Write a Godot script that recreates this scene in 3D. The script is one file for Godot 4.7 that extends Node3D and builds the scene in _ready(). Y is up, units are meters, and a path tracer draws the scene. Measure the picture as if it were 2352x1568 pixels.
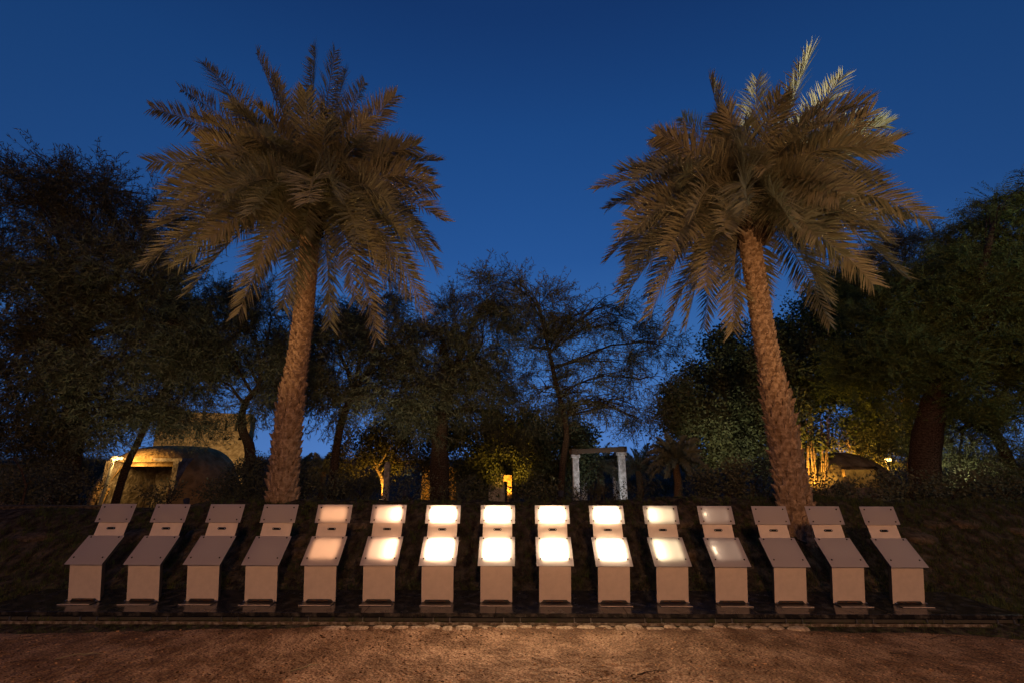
extends Node3D
# A dusk garden: fifteen bent light stands on a dark platform, two date palms on an earth bank, park trees and mud domes behind.

const PITCH := 14.36
const LENS := 1045.3
const EYE := Vector3(0, 1.615, 0)
const DECK := 0.07

var rng := RandomNumberGenerator.new()
var noise := FastNoiseLite.new()
var names := {}
var M := {}
var cache := {}

# ---------------------------------------------------------------- helpers
func lin(r: float, g: float, b: float) -> Color:
	return Color(r, g, b).linear_to_srgb()

func numbered(called: String) -> String:
	if not names.has(called):
		names[called] = 0
		return called
	names[called] += 1
	return "%s_%03d" % [called, names[called]]

func tag(o: Node3D, label: String, category := "", group := "", kind := "") -> Node3D:
	if label: o.set_meta("label", label)
	if category: o.set_meta("category", category)
	if group: o.set_meta("group", group)
	if kind: o.set_meta("kind", kind)
	return o

func thing(called: String, label: String, category: String, at := Vector3.ZERO, turn := 0.0, group := "") -> Node3D:
	var o := Node3D.new()
	o.name = numbered(called)
	add_child(o)
	o.position = at
	o.rotation.y = turn
	tag(o, label, category, group)
	return o

func part(called: String, mesh: Mesh, material: Material, parent: Node, xf := Transform3D()) -> MeshInstance3D:
	var o := MeshInstance3D.new()
	o.name = numbered(called) if parent == self else called
	o.mesh = mesh
	o.material_override = material
	o.transform = xf
	parent.add_child(o, true)
	return o

func struct(called: String, mesh: Mesh, material: Material, label: String) -> MeshInstance3D:
	var o := part(called, mesh, material, self)
	o.set_meta("kind", "structure")
	o.set_meta("label", label)
	return o

func swarm(called: String, mesh: Mesh, material: Material, parent: Node, xfs: Array, cols: Array = [], stuff := false) -> MultiMeshInstance3D:
	var mm := MultiMesh.new()
	mm.transform_format = MultiMesh.TRANSFORM_3D
	mm.use_colors = not cols.is_empty()
	mm.mesh = mesh
	mm.instance_count = xfs.size()
	for i in xfs.size():
		mm.set_instance_transform(i, xfs[i])
		if cols: mm.set_instance_color(i, cols[i])
	var o := MultiMeshInstance3D.new()
	o.name = numbered(called) if parent == self else called
	o.multimesh = mm
	o.material_override = material
	if stuff: o.set_meta("kind", "stuff")
	parent.add_child(o, true)
	return o

func begin() -> SurfaceTool:
	var st := SurfaceTool.new()
	st.begin(Mesh.PRIMITIVE_TRIANGLES)
	st.set_smooth_group(-1)
	return st

func done(st: SurfaceTool) -> ArrayMesh:
	st.generate_normals()
	return st.commit()

func quad(st: SurfaceTool, a: Vector3, b: Vector3, c: Vector3, d: Vector3, out: Vector3) -> void:
	if (b - a).cross(c - a).dot(out) > 0.0:
		var t := b
		b = d
		d = t
	for v in [a, b, c, a, c, d]:
		st.add_vertex(v)

func tri(st: SurfaceTool, a: Vector3, b: Vector3, c: Vector3, out: Vector3) -> void:
	if (b - a).cross(c - a).dot(out) > 0.0:
		var t := b
		b = c
		c = t
	for v in [a, b, c]:
		st.add_vertex(v)

func box(st: SurfaceTool, c: Vector3, s: Vector3, b := Basis(), bevel := 0.0) -> void:
	# a box; with a bevel its twelve edges are chamfered
	var h := s / 2.0
	for ax in 3:
		var u := (ax + 1) % 3
		var v := (ax + 2) % 3
		for sg in [-1.0, 1.0]:
			var n := Vector3.ZERO
			n[ax] = sg
			var q := []
			for k in [[-1, -1], [1, -1], [1, 1], [-1, 1]]:
				var p := Vector3.ZERO
				p[ax] = sg * h[ax]
				p[u] = k[0] * (h[u] - bevel)
				p[v] = k[1] * (h[v] - bevel)
				q.append(c + b * p)
			quad(st, q[0], q[1], q[2], q[3], b * n)
	if bevel <= 0.0: return
	for ax in 3:
		var u := (ax + 1) % 3
		var v := (ax + 2) % 3
		for su in [-1.0, 1.0]:
			for sv in [-1.0, 1.0]:
				var q := []
				for k in [[-1, 0], [1, 0], [1, 1], [-1, 1]]:
					var p := Vector3.ZERO
					p[ax] = k[0] * (h[ax] - bevel)
					p[u] = su * (h[u] - (bevel if k[1] else 0.0))
					p[v] = sv * (h[v] - (0.0 if k[1] else bevel))
					q.append(c + b * p)
				var n := Vector3.ZERO
				n[u] = su
				n[v] = sv
				quad(st, q[0], q[1], q[2], q[3], b * n)
	for sx in [-1.0, 1.0]:
		for sy in [-1.0, 1.0]:
			for sz in [-1.0, 1.0]:
				var sgn := Vector3(sx, sy, sz)
				var q := []
				for ax in 3:
					var p := sgn * (h - Vector3.ONE * bevel)
					p[ax] = sgn[ax] * h[ax]
					q.append(c + b * p)
				tri(st, q[0], q[1], q[2], b * sgn)

func tube(st: SurfaceTool, pts: Array, radii: Array, sides := 6, cap := true) -> void:
	st.set_smooth_group(0)
	var rings := []
	var side := Vector3.RIGHT
	for i in pts.size():
		var dir: Vector3 = (pts[mini(i + 1, pts.size() - 1)] - pts[maxi(i - 1, 0)])
		dir = dir.normalized() if dir.length() > 1e-6 else Vector3.UP
		side = (side - dir * side.dot(dir))
		if side.length() < 0.05: side = dir.cross(Vector3.FORWARD)
		side = side.normalized()
		var up := dir.cross(side)
		var ring := []
		for k in sides:
			var a := TAU * k / sides
			ring.append(pts[i] + (side * cos(a) + up * sin(a)) * radii[i])
		rings.append(ring)
	for i in pts.size() - 1:
		for k in sides:
			var a: Vector3 = rings[i][k]
			var b: Vector3 = rings[i][(k + 1) % sides]
			var c: Vector3 = rings[i + 1][(k + 1) % sides]
			var d: Vector3 = rings[i + 1][k]
			quad(st, a, b, c, d, (a + b) / 2.0 - pts[i])
	if cap:
		st.set_smooth_group(-1)
		for e in [0, pts.size() - 1]:
			var o: Vector3 = pts[e] - pts[1 if e == 0 else e - 1]
			for k in range(1, sides - 1):
				tri(st, rings[e][0], rings[e][k], rings[e][k + 1], o)
	st.set_smooth_group(-1)

func cyl(st: SurfaceTool, a: Vector3, b: Vector3, r: float, sides := 10) -> void:
	tube(st, [a, b], [r, r], sides)

func lathe(st: SurfaceTool, c: Vector3, profile: Array, sides := 12) -> void:
	var pts := []
	var rad := []
	for p in profile:
		pts.append(c + Vector3(0, p.y, 0))
		rad.append(p.x)
	tube(st, pts, rad, sides)

func spot(px: float, py: float, d: float) -> Vector3:
	# the place in the garden, d metres out, that lies on the line of sight noted from the photograph
	var p := deg_to_rad(PITCH)
	var dir := Vector3(0, sin(p), -cos(p)) + Vector3(1, 0, 0) * (px - 1176.0) / LENS + Vector3(0, cos(p), sin(p)) * (784.0 - py) / LENS
	return EYE + dir * (d / -dir.z)

func per_px(d: float) -> float:
	return d / LENS

func crest(x: float) -> float:
	var h := 0.97 + 0.05 * noise.get_noise_2d(x * 9.0, 40.0)
	h -= 0.16 * smoothstep(-4.6, -5.6, x)
	h += 0.07 * smoothstep(2.0, 2.7, x) * (1.0 - smoothstep(5.2, 6.2, x))
	return h

func ground_at(x: float, z: float) -> float:
	var d := -z
	var s := smoothstep(5.95, 7.75, d)
	var h := crest(x) * s
	h += 0.1 * s * (1.0 - s) * 4.0 * noise.get_noise_2d(x * 22.0, z * 22.0)
	if d > 7.8:
		h -= 0.1 * (minf(d, 32.0) - 7.8)
	return h + 0.02 * noise.get_noise_2d(x * 40.0, z * 40.0) * smoothstep(5.6, 6.2, d)

func noise_tex(size: int, freq: float, lo: Color, hi: Color, oct := 4, seed_ := 1, mid := 0.5, kind := FastNoiseLite.TYPE_SIMPLEX_SMOOTH) -> NoiseTexture2D:
	var n := FastNoiseLite.new()
	n.seed = seed_
	n.noise_type = kind
	n.frequency = freq
	n.fractal_octaves = oct
	n.fractal_gain = 0.6
	var t := NoiseTexture2D.new()
	t.width = size
	t.height = size
	t.seamless = true
	t.noise = n
	var g := Gradient.new()
	g.offsets = PackedFloat32Array([0.0, clampf(mid - 0.22, 0.01, 0.9), clampf(mid + 0.22, 0.1, 0.99)])
	g.colors = PackedColorArray([lo, lo, hi])
	t.color_ramp = g
	return t

func mat(called: String, c: Color, rough := 0.8, metal := 0.0, spec := 0.4) -> StandardMaterial3D:
	var m := StandardMaterial3D.new()
	m.resource_name = called
	m.albedo_color = c
	m.roughness = rough
	m.metallic = metal
	m.metallic_specular = spec
	m.cull_mode = BaseMaterial3D.CULL_DISABLED
	M[called] = m
	return m

func grain(m: StandardMaterial3D, t: Texture2D, scale: float, relief: Texture2D = null, cm := 0.0, world := true) -> void:
	m.albedo_texture = t
	m.uv1_triplanar = true
	m.uv1_world_triplanar = world
	m.uv1_scale = Vector3.ONE * scale
	if relief:
		m.heightmap_enabled = true
		m.heightmap_texture = relief
		m.heightmap_scale = cm

func glow(called: String, c: Color, energy: float) -> StandardMaterial3D:
	var m := mat(called, Color(0.8, 0.8, 0.8), 0.6)
	m.emission_enabled = true
	m.emission = c
	m.emission_energy_multiplier = energy
	return m

func rnd(a: float, b: float) -> float:
	return rng.randf_range(a, b)

func ball() -> Vector3:
	var v := Vector3(rng.randfn(), rng.randfn(), rng.randfn()).normalized()
	return v * pow(rng.randf(), 0.36)

func aim(y: Vector3, roll: float) -> Basis:
	y = y.normalized()
	var x := y.cross(Vector3.UP if absf(y.y) < 0.95 else Vector3.RIGHT).normalized()
	return Basis(y, roll) * Basis(x, y, x.cross(y))

# ---------------------------------------------------------------- start
func _ready() -> void:
	rng.seed = 20
	noise.seed = 4
	noise.frequency = 0.05
	camera_and_sky()
	materials()
	terrain()
	platform()
	for i in 15:
		light_stand(i)
	palms()
	background_buildings()
	background_trees()
	ground_cover()
	twigs()
	lamps_behind()

func camera_and_sky() -> void:
	var cam := Camera3D.new()
	cam.name = "camera"
	cam.fov = rad_to_deg(2.0 * atan(784.0 / LENS))
	cam.near = 0.05
	cam.far = 900.0
	cam.position = EYE
	cam.rotation_degrees = Vector3(PITCH, 0, 0.2)
	add_child(cam)
	cam.current = true
	var stops := [[0.0, 80, 126, 196], [3.0, 76, 121, 190], [13.5, 57, 106, 172], [24.4, 38, 84, 149], [39.0, 27, 69, 128], [50.0, 20, 53, 105], [90.0, 14, 38, 74]]
	var im := Image.create(64, 512, false, Image.FORMAT_RGBF)
	for y in 512:
		var el := 90.0 - (y + 0.5) / 512.0 * 180.0
		var c := Color(0.02, 0.018, 0.016)
		if el >= 0.0:
			for k in stops.size() - 1:
				if el >= stops[k][0] and el <= stops[k + 1][0]:
					var t: float = (el - stops[k][0]) / (stops[k + 1][0] - stops[k][0])
					var a := Color8(stops[k][1], stops[k][2], stops[k][3])
					var b := Color8(stops[k + 1][1], stops[k + 1][2], stops[k + 1][3])
					c = a.lerp(b, t).srgb_to_linear()
					break
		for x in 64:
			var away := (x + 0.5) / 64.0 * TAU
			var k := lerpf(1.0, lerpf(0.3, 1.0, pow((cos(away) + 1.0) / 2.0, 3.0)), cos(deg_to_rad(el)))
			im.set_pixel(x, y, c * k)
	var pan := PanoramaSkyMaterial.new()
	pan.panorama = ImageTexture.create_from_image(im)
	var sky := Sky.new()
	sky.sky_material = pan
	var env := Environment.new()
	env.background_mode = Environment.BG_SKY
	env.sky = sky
	env.background_energy_multiplier = 1.0
	env.tonemap_mode = Environment.TONE_MAPPER_LINEAR
	env.tonemap_exposure = 1.0
	env.sdfgi_enabled = true
	env.ssao_enabled = true
	env.ssil_enabled = true
	var we := WorldEnvironment.new()
	we.name = "world_environment"
	we.environment = env
	add_child(we)

func materials() -> void:
	var w := Color.WHITE
	var dirt := mat("dirt", lin(0.33, 0.21, 0.132), 0.95, 0, 0.2)
	grain(dirt, noise_tex(1024, 0.005, Color(0.7, 0.67, 0.64), w, 7, 3), 0.35, noise_tex(1024, 0.03, Color.BLACK, w, 6, 8), 1.6)
	dirt.detail_enabled = true
	dirt.detail_blend_mode = BaseMaterial3D.BLEND_MODE_MUL
	dirt.detail_albedo = noise_tex(1024, 0.045, Color(0.32, 0.27, 0.22), w, 4, 14, 0.33)
	dirt.detail_uv_layer = BaseMaterial3D.DETAIL_UV_2
	dirt.uv2_triplanar = true
	dirt.uv2_world_triplanar = true
	dirt.uv2_scale = Vector3(0.7, 1.5, 1.5)
	var soil := mat("soil", lin(0.092, 0.076, 0.056), 0.95, 0, 0.2)
	grain(soil, noise_tex(1024, 0.01, Color(0.45, 0.42, 0.4), w, 6, 5), 0.5, noise_tex(1024, 0.02, Color.BLACK, w, 6, 9), 4.0)
	var rock := mat("rock", lin(0.12, 0.09, 0.06), 0.9, 0, 0.3)
	grain(rock, noise_tex(512, 0.014, Color(0.6, 0.57, 0.52), w, 5, 6), 1.3, noise_tex(512, 0.03, Color.BLACK, w, 5, 10), 1.5)
	var kerb := mat("kerb_stone", lin(0.56, 0.44, 0.32), 0.9, 0, 0.3)
	grain(kerb, noise_tex(512, 0.02, Color(0.7, 0.67, 0.62), w, 5, 7), 2.0, noise_tex(512, 0.03, Color.BLACK, w, 5, 11), 0.8)
	var deck := mat("black_stone", lin(0.075, 0.068, 0.06), 0.2, 0, 0.5)
	grain(deck, noise_tex(1024, 0.012, Color(0.42, 0.43, 0.46), w, 6, 12, 0.66), 0.55)
	deck.roughness_texture = noise_tex(1024, 0.006, Color(0.55, 0.55, 0.55), w, 5, 13, 0.55)
	deck.roughness = 0.3
	deck.roughness_texture_channel = BaseMaterial3D.TEXTURE_CHANNEL_RED
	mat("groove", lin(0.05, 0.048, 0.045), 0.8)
	mat("bracket_metal", lin(0.3, 0.3, 0.3), 0.5, 1.0)
	var steel := mat("edging_steel", lin(0.3, 0.265, 0.22), 0.6, 0.3)
	grain(steel, noise_tex(512, 0.02, Color(0.6, 0.55, 0.5), w, 4, 15), 1.5)
	var sheet := mat("sheet_metal", lin(0.54, 0.46, 0.40), 0.5, 0.0, 0.5)
	grain(sheet, noise_tex(512, 0.012, Color(0.96, 0.96, 0.96), w, 5, 16), 1.5)
	mat("tray_white", lin(0.75, 0.75, 0.73), 0.6)
	mat("dark_metal", lin(0.03, 0.03, 0.032), 0.5, 0.0)
	mat("black_plastic", lin(0.008, 0.008, 0.008), 0.5, 0, 0.25)
	mat("screw_metal", lin(0.6, 0.6, 0.6), 0.3, 1.0)
	mat("polished_metal", lin(0.13, 0.12, 0.11), 0.3, 1.0)
	mat("copper_cable", lin(0.12, 0.06, 0.03), 0.6)
	var glass := mat("frosted_glass", lin(0.36, 0.32, 0.33), 0.4, 0.0, 0.5)
	glass.backlight_enabled = true
	glass.backlight = Color(1, 1, 1)
	var bark := mat("palm_bark", lin(0.42, 0.31, 0.22), 0.95, 0, 0.2)
	grain(bark, noise_tex(512, 0.01, Color(0.62, 0.58, 0.54), w, 5, 17), 2.0, noise_tex(512, 0.02, Color.BLACK, w, 5, 18), 1.0)
	var core := mat("palm_core", lin(0.24, 0.165, 0.1), 1.0, 0, 0.1)
	grain(core, noise_tex(512, 0.03, Color(0.5, 0.46, 0.42), w, 5, 19), 3.0)
	for k in 3:
		var c: Color = [lin(0.15, 0.145, 0.1), lin(0.18, 0.165, 0.11), lin(0.13, 0.135, 0.092)][k]
		var f := mat("frond_%d" % k, c, 0.55, 0, 0.35)
		f.backlight_enabled = true
		f.backlight = lin(0.1, 0.1, 0.04)
	mat("rachis", lin(0.2, 0.17, 0.09), 0.6)
	var wood := mat("tree_bark", lin(0.1, 0.066, 0.045), 0.95, 0, 0.2)
	grain(wood, noise_tex(512, 0.02, Color(0.5, 0.48, 0.45), w, 5, 20), 2.0)
	for k in [["leaf_fine", 0.1, 0.1, 0.06], ["leaf_broad", 0.085, 0.1, 0.05], ["leaf_green", 0.09, 0.12, 0.04], ["leaf_shrub", 0.09, 0.09, 0.055], ["leaf_grass", 0.05, 0.07, 0.025], ["leaf_warm", 0.075, 0.07, 0.03]]:
		var m := mat(k[0], lin(k[1], k[2], k[3]), 0.7, 0, 0.25)
		m.vertex_color_use_as_albedo = true
	var mud := mat("mud_plaster", lin(0.46, 0.3, 0.13), 0.95, 0, 0.2)
	grain(mud, noise_tex(512, 0.01, Color(0.72, 0.7, 0.66), w, 5, 21), 0.5, noise_tex(512, 0.02, Color.BLACK, w, 5, 22), 2.0)
	var grey := mat("grey_plaster", lin(0.25, 0.21, 0.17), 0.95, 0, 0.2)
	grain(grey, noise_tex(512, 0.01, Color(0.72, 0.7, 0.66), w, 5, 23), 0.5, noise_tex(512, 0.02, Color.BLACK, w, 5, 24), 2.0)
	var wall := mat("pale_plaster", lin(0.66, 0.62, 0.58), 0.9, 0, 0.2)
	grain(wall, noise_tex(512, 0.012, Color(0.75, 0.74, 0.72), w, 5, 25), 0.8)
	mat("timber", lin(0.12, 0.08, 0.05), 0.85)
	mat("lamp_post", lin(0.2, 0.2, 0.19), 0.5, 0.4)

# ---------------------------------------------------------------- setting
func sheet_mesh(xs: Array, zs: Array, f: Callable) -> ArrayMesh:
	var st := SurfaceTool.new()
	st.begin(Mesh.PRIMITIVE_TRIANGLES)
	st.set_smooth_group(0)
	for z in zs:
		for x in xs:
			st.add_vertex(f.call(x, z))
	var n := xs.size()
	for j in zs.size() - 1:
		for i in n - 1:
			var a := j * n + i
			for k in [a, a + 1, a + n, a + 1, a + n + 1, a + n]:
				st.add_index(k)
	st.generate_normals()
	return st.commit()

func steps(list: Array) -> Array:
	# list of [from, to, step]
	var out := []
	for s in list:
		var v: float = s[0]
		while v < s[1] - 1e-4:
			out.append(v)
			v += s[2]
	out.append(list[-1][1])
	return out

func dirt_edge(x: float) -> float:
	# how far out the sandy path reaches at that x
	var e := 5.0 + 0.05 * noise.get_noise_2d(x * 30.0, 7.0) + 0.02 * noise.get_noise_2d(x * 120.0, 9.0)
	e += 0.075 * smoothstep(-2.3, -1.7, x) * (1.0 - smoothstep(2.5, 3.0, x))
	e -= 0.14 * smoothstep(-2.6, -4.4, x)
	e -= 0.05 * smoothstep(2.4, 3.2, x) + 0.75 * smoothstep(4.0, 6.5, x)
	return e

func terrain() -> void:
	var xs := steps([[-400.0, -100.0, 60.0], [-100.0, -20.0, 8.0], [-20.0, -9.0, 0.5], [-9.0, 9.0, 0.09], [9.0, 20.0, 0.5], [20.0, 100.0, 8.0], [100.0, 400.0, 60.0]])
	var zs := steps([[-600.0, -100.0, 50.0], [-100.0, -34.0, 6.0], [-34.0, -9.0, 0.7], [-9.0, -4.0, 0.07], [-4.0, 40.0, 4.0]])
	var land := func(x, z): return Vector3(x, ground_at(x, z) - lerpf(0.035, 0.018, smoothstep(4.85, 4.95, -z)), z)
	struct("bank_terrain", sheet_mesh(xs, zs, land), M.soil, "dark earth bank and park ground behind the light stands")
	var dx := steps([[-60.0, -8.0, 4.0], [-8.0, 8.0, 0.05], [8.0, 60.0, 4.0]])
	var dv := steps([[0.0, 0.06, 0.02], [0.06, 2.4, 0.045], [2.4, 45.0, 4.0]])
	var sand := func(x, v):
		var e := dirt_edge(x)
		var y := 0.005 * noise.get_noise_2d(x * 35.0, (v - e) * 60.0) + 0.006 * noise.get_noise_2d(x * 150.0, v * 200.0)
		y += 0.008 * noise.get_noise_2d(x * 12.0, v * 16.0)
		if v < 0.015: y = -0.06
		return Vector3(x, y, v - e)
	struct("sandy_ground", sheet_mesh(dx, dv, sand), M.dirt, "reddish sandy ground in front of the platform")

func platform() -> void:
	var o := thing("platform", "long low black stone platform under the row of light stands", "platform")
	var x := -5.6
	var w := 1.36
	while x < 5.1:
		var st := begin()
		box(st, Vector3(x + w / 2, DECK - 0.02, -5.65), Vector3(w - 0.004, 0.04, 0.84), Basis(), 0.003)
		part("deck_slab", done(st), M.black_stone, o)
		st = begin()
		box(st, Vector3(x + w / 2, 0.042, -5.243), Vector3(w - 0.006, 0.03, 0.012), Basis(), 0.002)
		part("fascia_panel", done(st), M.black_stone, o)
		x += w
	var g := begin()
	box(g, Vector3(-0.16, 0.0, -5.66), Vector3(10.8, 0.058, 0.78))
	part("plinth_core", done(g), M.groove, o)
	var bx := -5.15
	while bx < 5.0:
		for s in [0.0, 0.17]:
			var b := begin()
			box(b, Vector3(bx + s, 0.006, -5.235), Vector3(0.008, 0.042, 0.012))
			box(b, Vector3(bx + s + 0.008, -0.014, -5.22), Vector3(0.022, 0.006, 0.03))
			part("bracket", done(b), M.bracket_metal, o)
		bx += 0.725
	var e := thing("steel_edging", "thin steel edging strip along the grass before the platform", "edging")
	var xs := [-7.2, -2.35, -0.85, 1.55, 2.65, 4.86]
	for k in xs.size() - 1:
		var st := begin()
		var a: float = xs[k]
		var b: float = xs[k + 1]
		box(st, Vector3((a + b) / 2, -0.018, -5.15 - 0.01 * (k % 2)), Vector3(b - a - 0.004, 0.05, 0.006), Basis(Vector3.UP, rnd(-0.003, 0.003)))
		part("edging_strip", done(st), M.edging_steel, e)
	var k := thing("stone_edging", "row of flat pale kerb stones where the sand meets the grass", "kerb")
	var sx := -1.85
	while sx < 2.75:
		var len := rnd(0.12, 0.24)
		var st := begin()
		var c := Vector3(sx + len / 2, -0.025 + rnd(-0.005, 0.004), -5.03 + rnd(-0.02, 0.02) - 0.02 * smoothstep(-0.5, 0.5, sx))
		flat_stone(st, c, Vector3(len - 0.004, rnd(0.06, 0.075), rnd(0.1, 0.16)), 0.2, rnd(-0.1, 0.1))
		part("stone", done(st), M.kerb_stone, k)
		sx += len

func flat_stone(st: SurfaceTool, c: Vector3, s: Vector3, rough := 0.15, turn := 0.0) -> void:
	# a worn slab: an uneven outline with a rounded shoulder
	var n := 10
	var b := Basis(Vector3.UP, turn)
	var top := []
	var sho := []
	var low := []
	for k in n:
		var a := TAU * k / n + rnd(-0.12, 0.12)
		var q := Vector2(cos(a), sin(a))
		q /= pow(pow(absf(q.x), 4.0) + pow(absf(q.y), 4.0), 0.25)
		q *= rnd(1.0 - rough, 1.0)
		var h := rnd(0.9, 1.0)
		top.append(c + b * Vector3(q.x * 0.43 * s.x, 0.5 * s.y * h, q.y * 0.41 * s.z))
		sho.append(c + b * Vector3(q.x * 0.5 * s.x, 0.28 * s.y, q.y * 0.5 * s.z))
		low.append(c + b * Vector3(q.x * 0.5 * s.x, -0.5 * s.y, q.y * 0.5 * s.z))
	st.set_smooth_group(0)
	for k in n:
		var j := (k + 1) % n
		tri(st, c + b * Vector3(0, 0.5 * s.y, 0), top[k], top[j], Vector3.UP)
		quad(st, top[k], top[j], sho[j], sho[k], top[k] - c)
		quad(st, sho[k], sho[j], low[j], low[k], sho[k] - c)
	st.set_smooth_group(-1)

# ---------------------------------------------------------------- light stands
func frame(a: Vector2, b: Vector2) -> Transform3D:
	# the frame of a sheet that runs from a to b; points are (forward, up)
	var y := Vector3(0, b.y - a.y, b.x - a.x).normalized()
	return Transform3D(Basis(Vector3.RIGHT, y, Vector3.RIGHT.cross(y)), Vector3(0, a.y, a.x))

func rounded(hw: float, hh: float, r: float, c: Vector2, angle: float) -> Vector2:
	# where a ray from c leaves the rounded rectangle round c
	var d := Vector2(cos(angle), sin(angle))
	var lo := 0.0
	var hi := 2.0
	for i in 26:
		var m := (lo + hi) / 2
		var p := (d * m).abs()
		var q := Vector2(maxf(p.x - (hw - r), 0), maxf(p.y - (hh - r), 0))
		var inside := p.x <= hw and p.y <= hh and (q.length() <= r or q.x == 0 or q.y == 0)
		if inside: lo = m
		else: hi = m
	return c + d * lo

func holed_plate(w: float, y0: float, y1: float, c: Vector2, hw: float, hh: float, r: float, thick: float) -> ArrayMesh:
	var angles := []
	for k in 48: angles.append(TAU * k / 48.0)
	for p in [Vector2(w / 2, y0), Vector2(w / 2, y1), Vector2(-w / 2, y0), Vector2(-w / 2, y1)]:
		angles.append(fposmod((p - c).angle(), TAU))
	angles.sort()
	var st := begin()
	var inner := []
	var outer := []
	for a in angles:
		inner.append(rounded(hw, hh, r, c, a))
		var d := Vector2(cos(a), sin(a))
		var t := 9.0
		if absf(d.x) > 1e-6: t = minf(t, (w / 2) / absf(d.x))
		if d.y > 1e-6: t = minf(t, (y1 - c.y) / d.y)
		if d.y < -1e-6: t = minf(t, (y0 - c.y) / d.y)
		outer.append(c + d * t)
	var n := angles.size()
	for k in n:
		var j := (k + 1) % n
		var z := Vector3(0, 0, -thick)
		var i0 := Vector3(inner[k].x, inner[k].y, 0)
		var i1 := Vector3(inner[j].x, inner[j].y, 0)
		var o0 := Vector3(outer[k].x, outer[k].y, 0)
		var o1 := Vector3(outer[j].x, outer[j].y, 0)
		quad(st, i0, i1, o1, o0, Vector3.BACK)
		quad(st, i0 + z, i1 + z, o1 + z, o0 + z, Vector3.FORWARD)
		quad(st, o0, o1, o1 + z, o0 + z, o0 - Vector3(c.x, c.y, 0))
		quad(st, i0, i1, i1 + z, i0 + z, Vector3(c.x, c.y, 0) - i0)
	return done(st)

func slab(c: Vector3, s: Vector3, bevel := 0.0) -> ArrayMesh:
	var key := [c, s, bevel]
	if not cache.has(key):
		var st := begin()
		box(st, c, s, Basis(), bevel)
		cache[key] = done(st)
	return cache[key]

func peg(c: Vector3, r: float, h: float) -> ArrayMesh:
	var key := [c, r, h]
	if not cache.has(key):
		var st := begin()
		cyl(st, c, c + Vector3(0, 0, h), r, 12)
		cache[key] = done(st)
	return cache[key]

func leg_mesh() -> ArrayMesh:
	if cache.has("leg"): return cache.leg
	var poly := PackedVector2Array([Vector2(-0.176, 0.0), Vector2(-0.152, 0.0), Vector2(-0.128, 0.026), Vector2(0.128, 0.026), Vector2(0.152, 0.0), Vector2(0.176, 0.0), Vector2(0.176, 0.402), Vector2(-0.176, 0.402)])
	var st := begin()
	var idx := Geometry2D.triangulate_polygon(poly)
	for z in [0.0, -0.004]:
		for k in range(0, idx.size(), 3):
			var q := []
			for m in 3: q.append(Vector3(poly[idx[k + m]].x, poly[idx[k + m]].y, z))
			tri(st, q[0], q[1], q[2], Vector3(0, 0, 1 if z == 0.0 else -1))
	for k in poly.size():
		var a := poly[k]
		var b := poly[(k + 1) % poly.size()]
		var nn := (b - a).orthogonal()
		quad(st, Vector3(a.x, a.y, 0), Vector3(b.x, b.y, 0), Vector3(b.x, b.y, -0.004), Vector3(a.x, a.y, -0.004), Vector3(nn.x, nn.y, 0))
	cache.leg = done(st)
	return cache.leg

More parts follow.
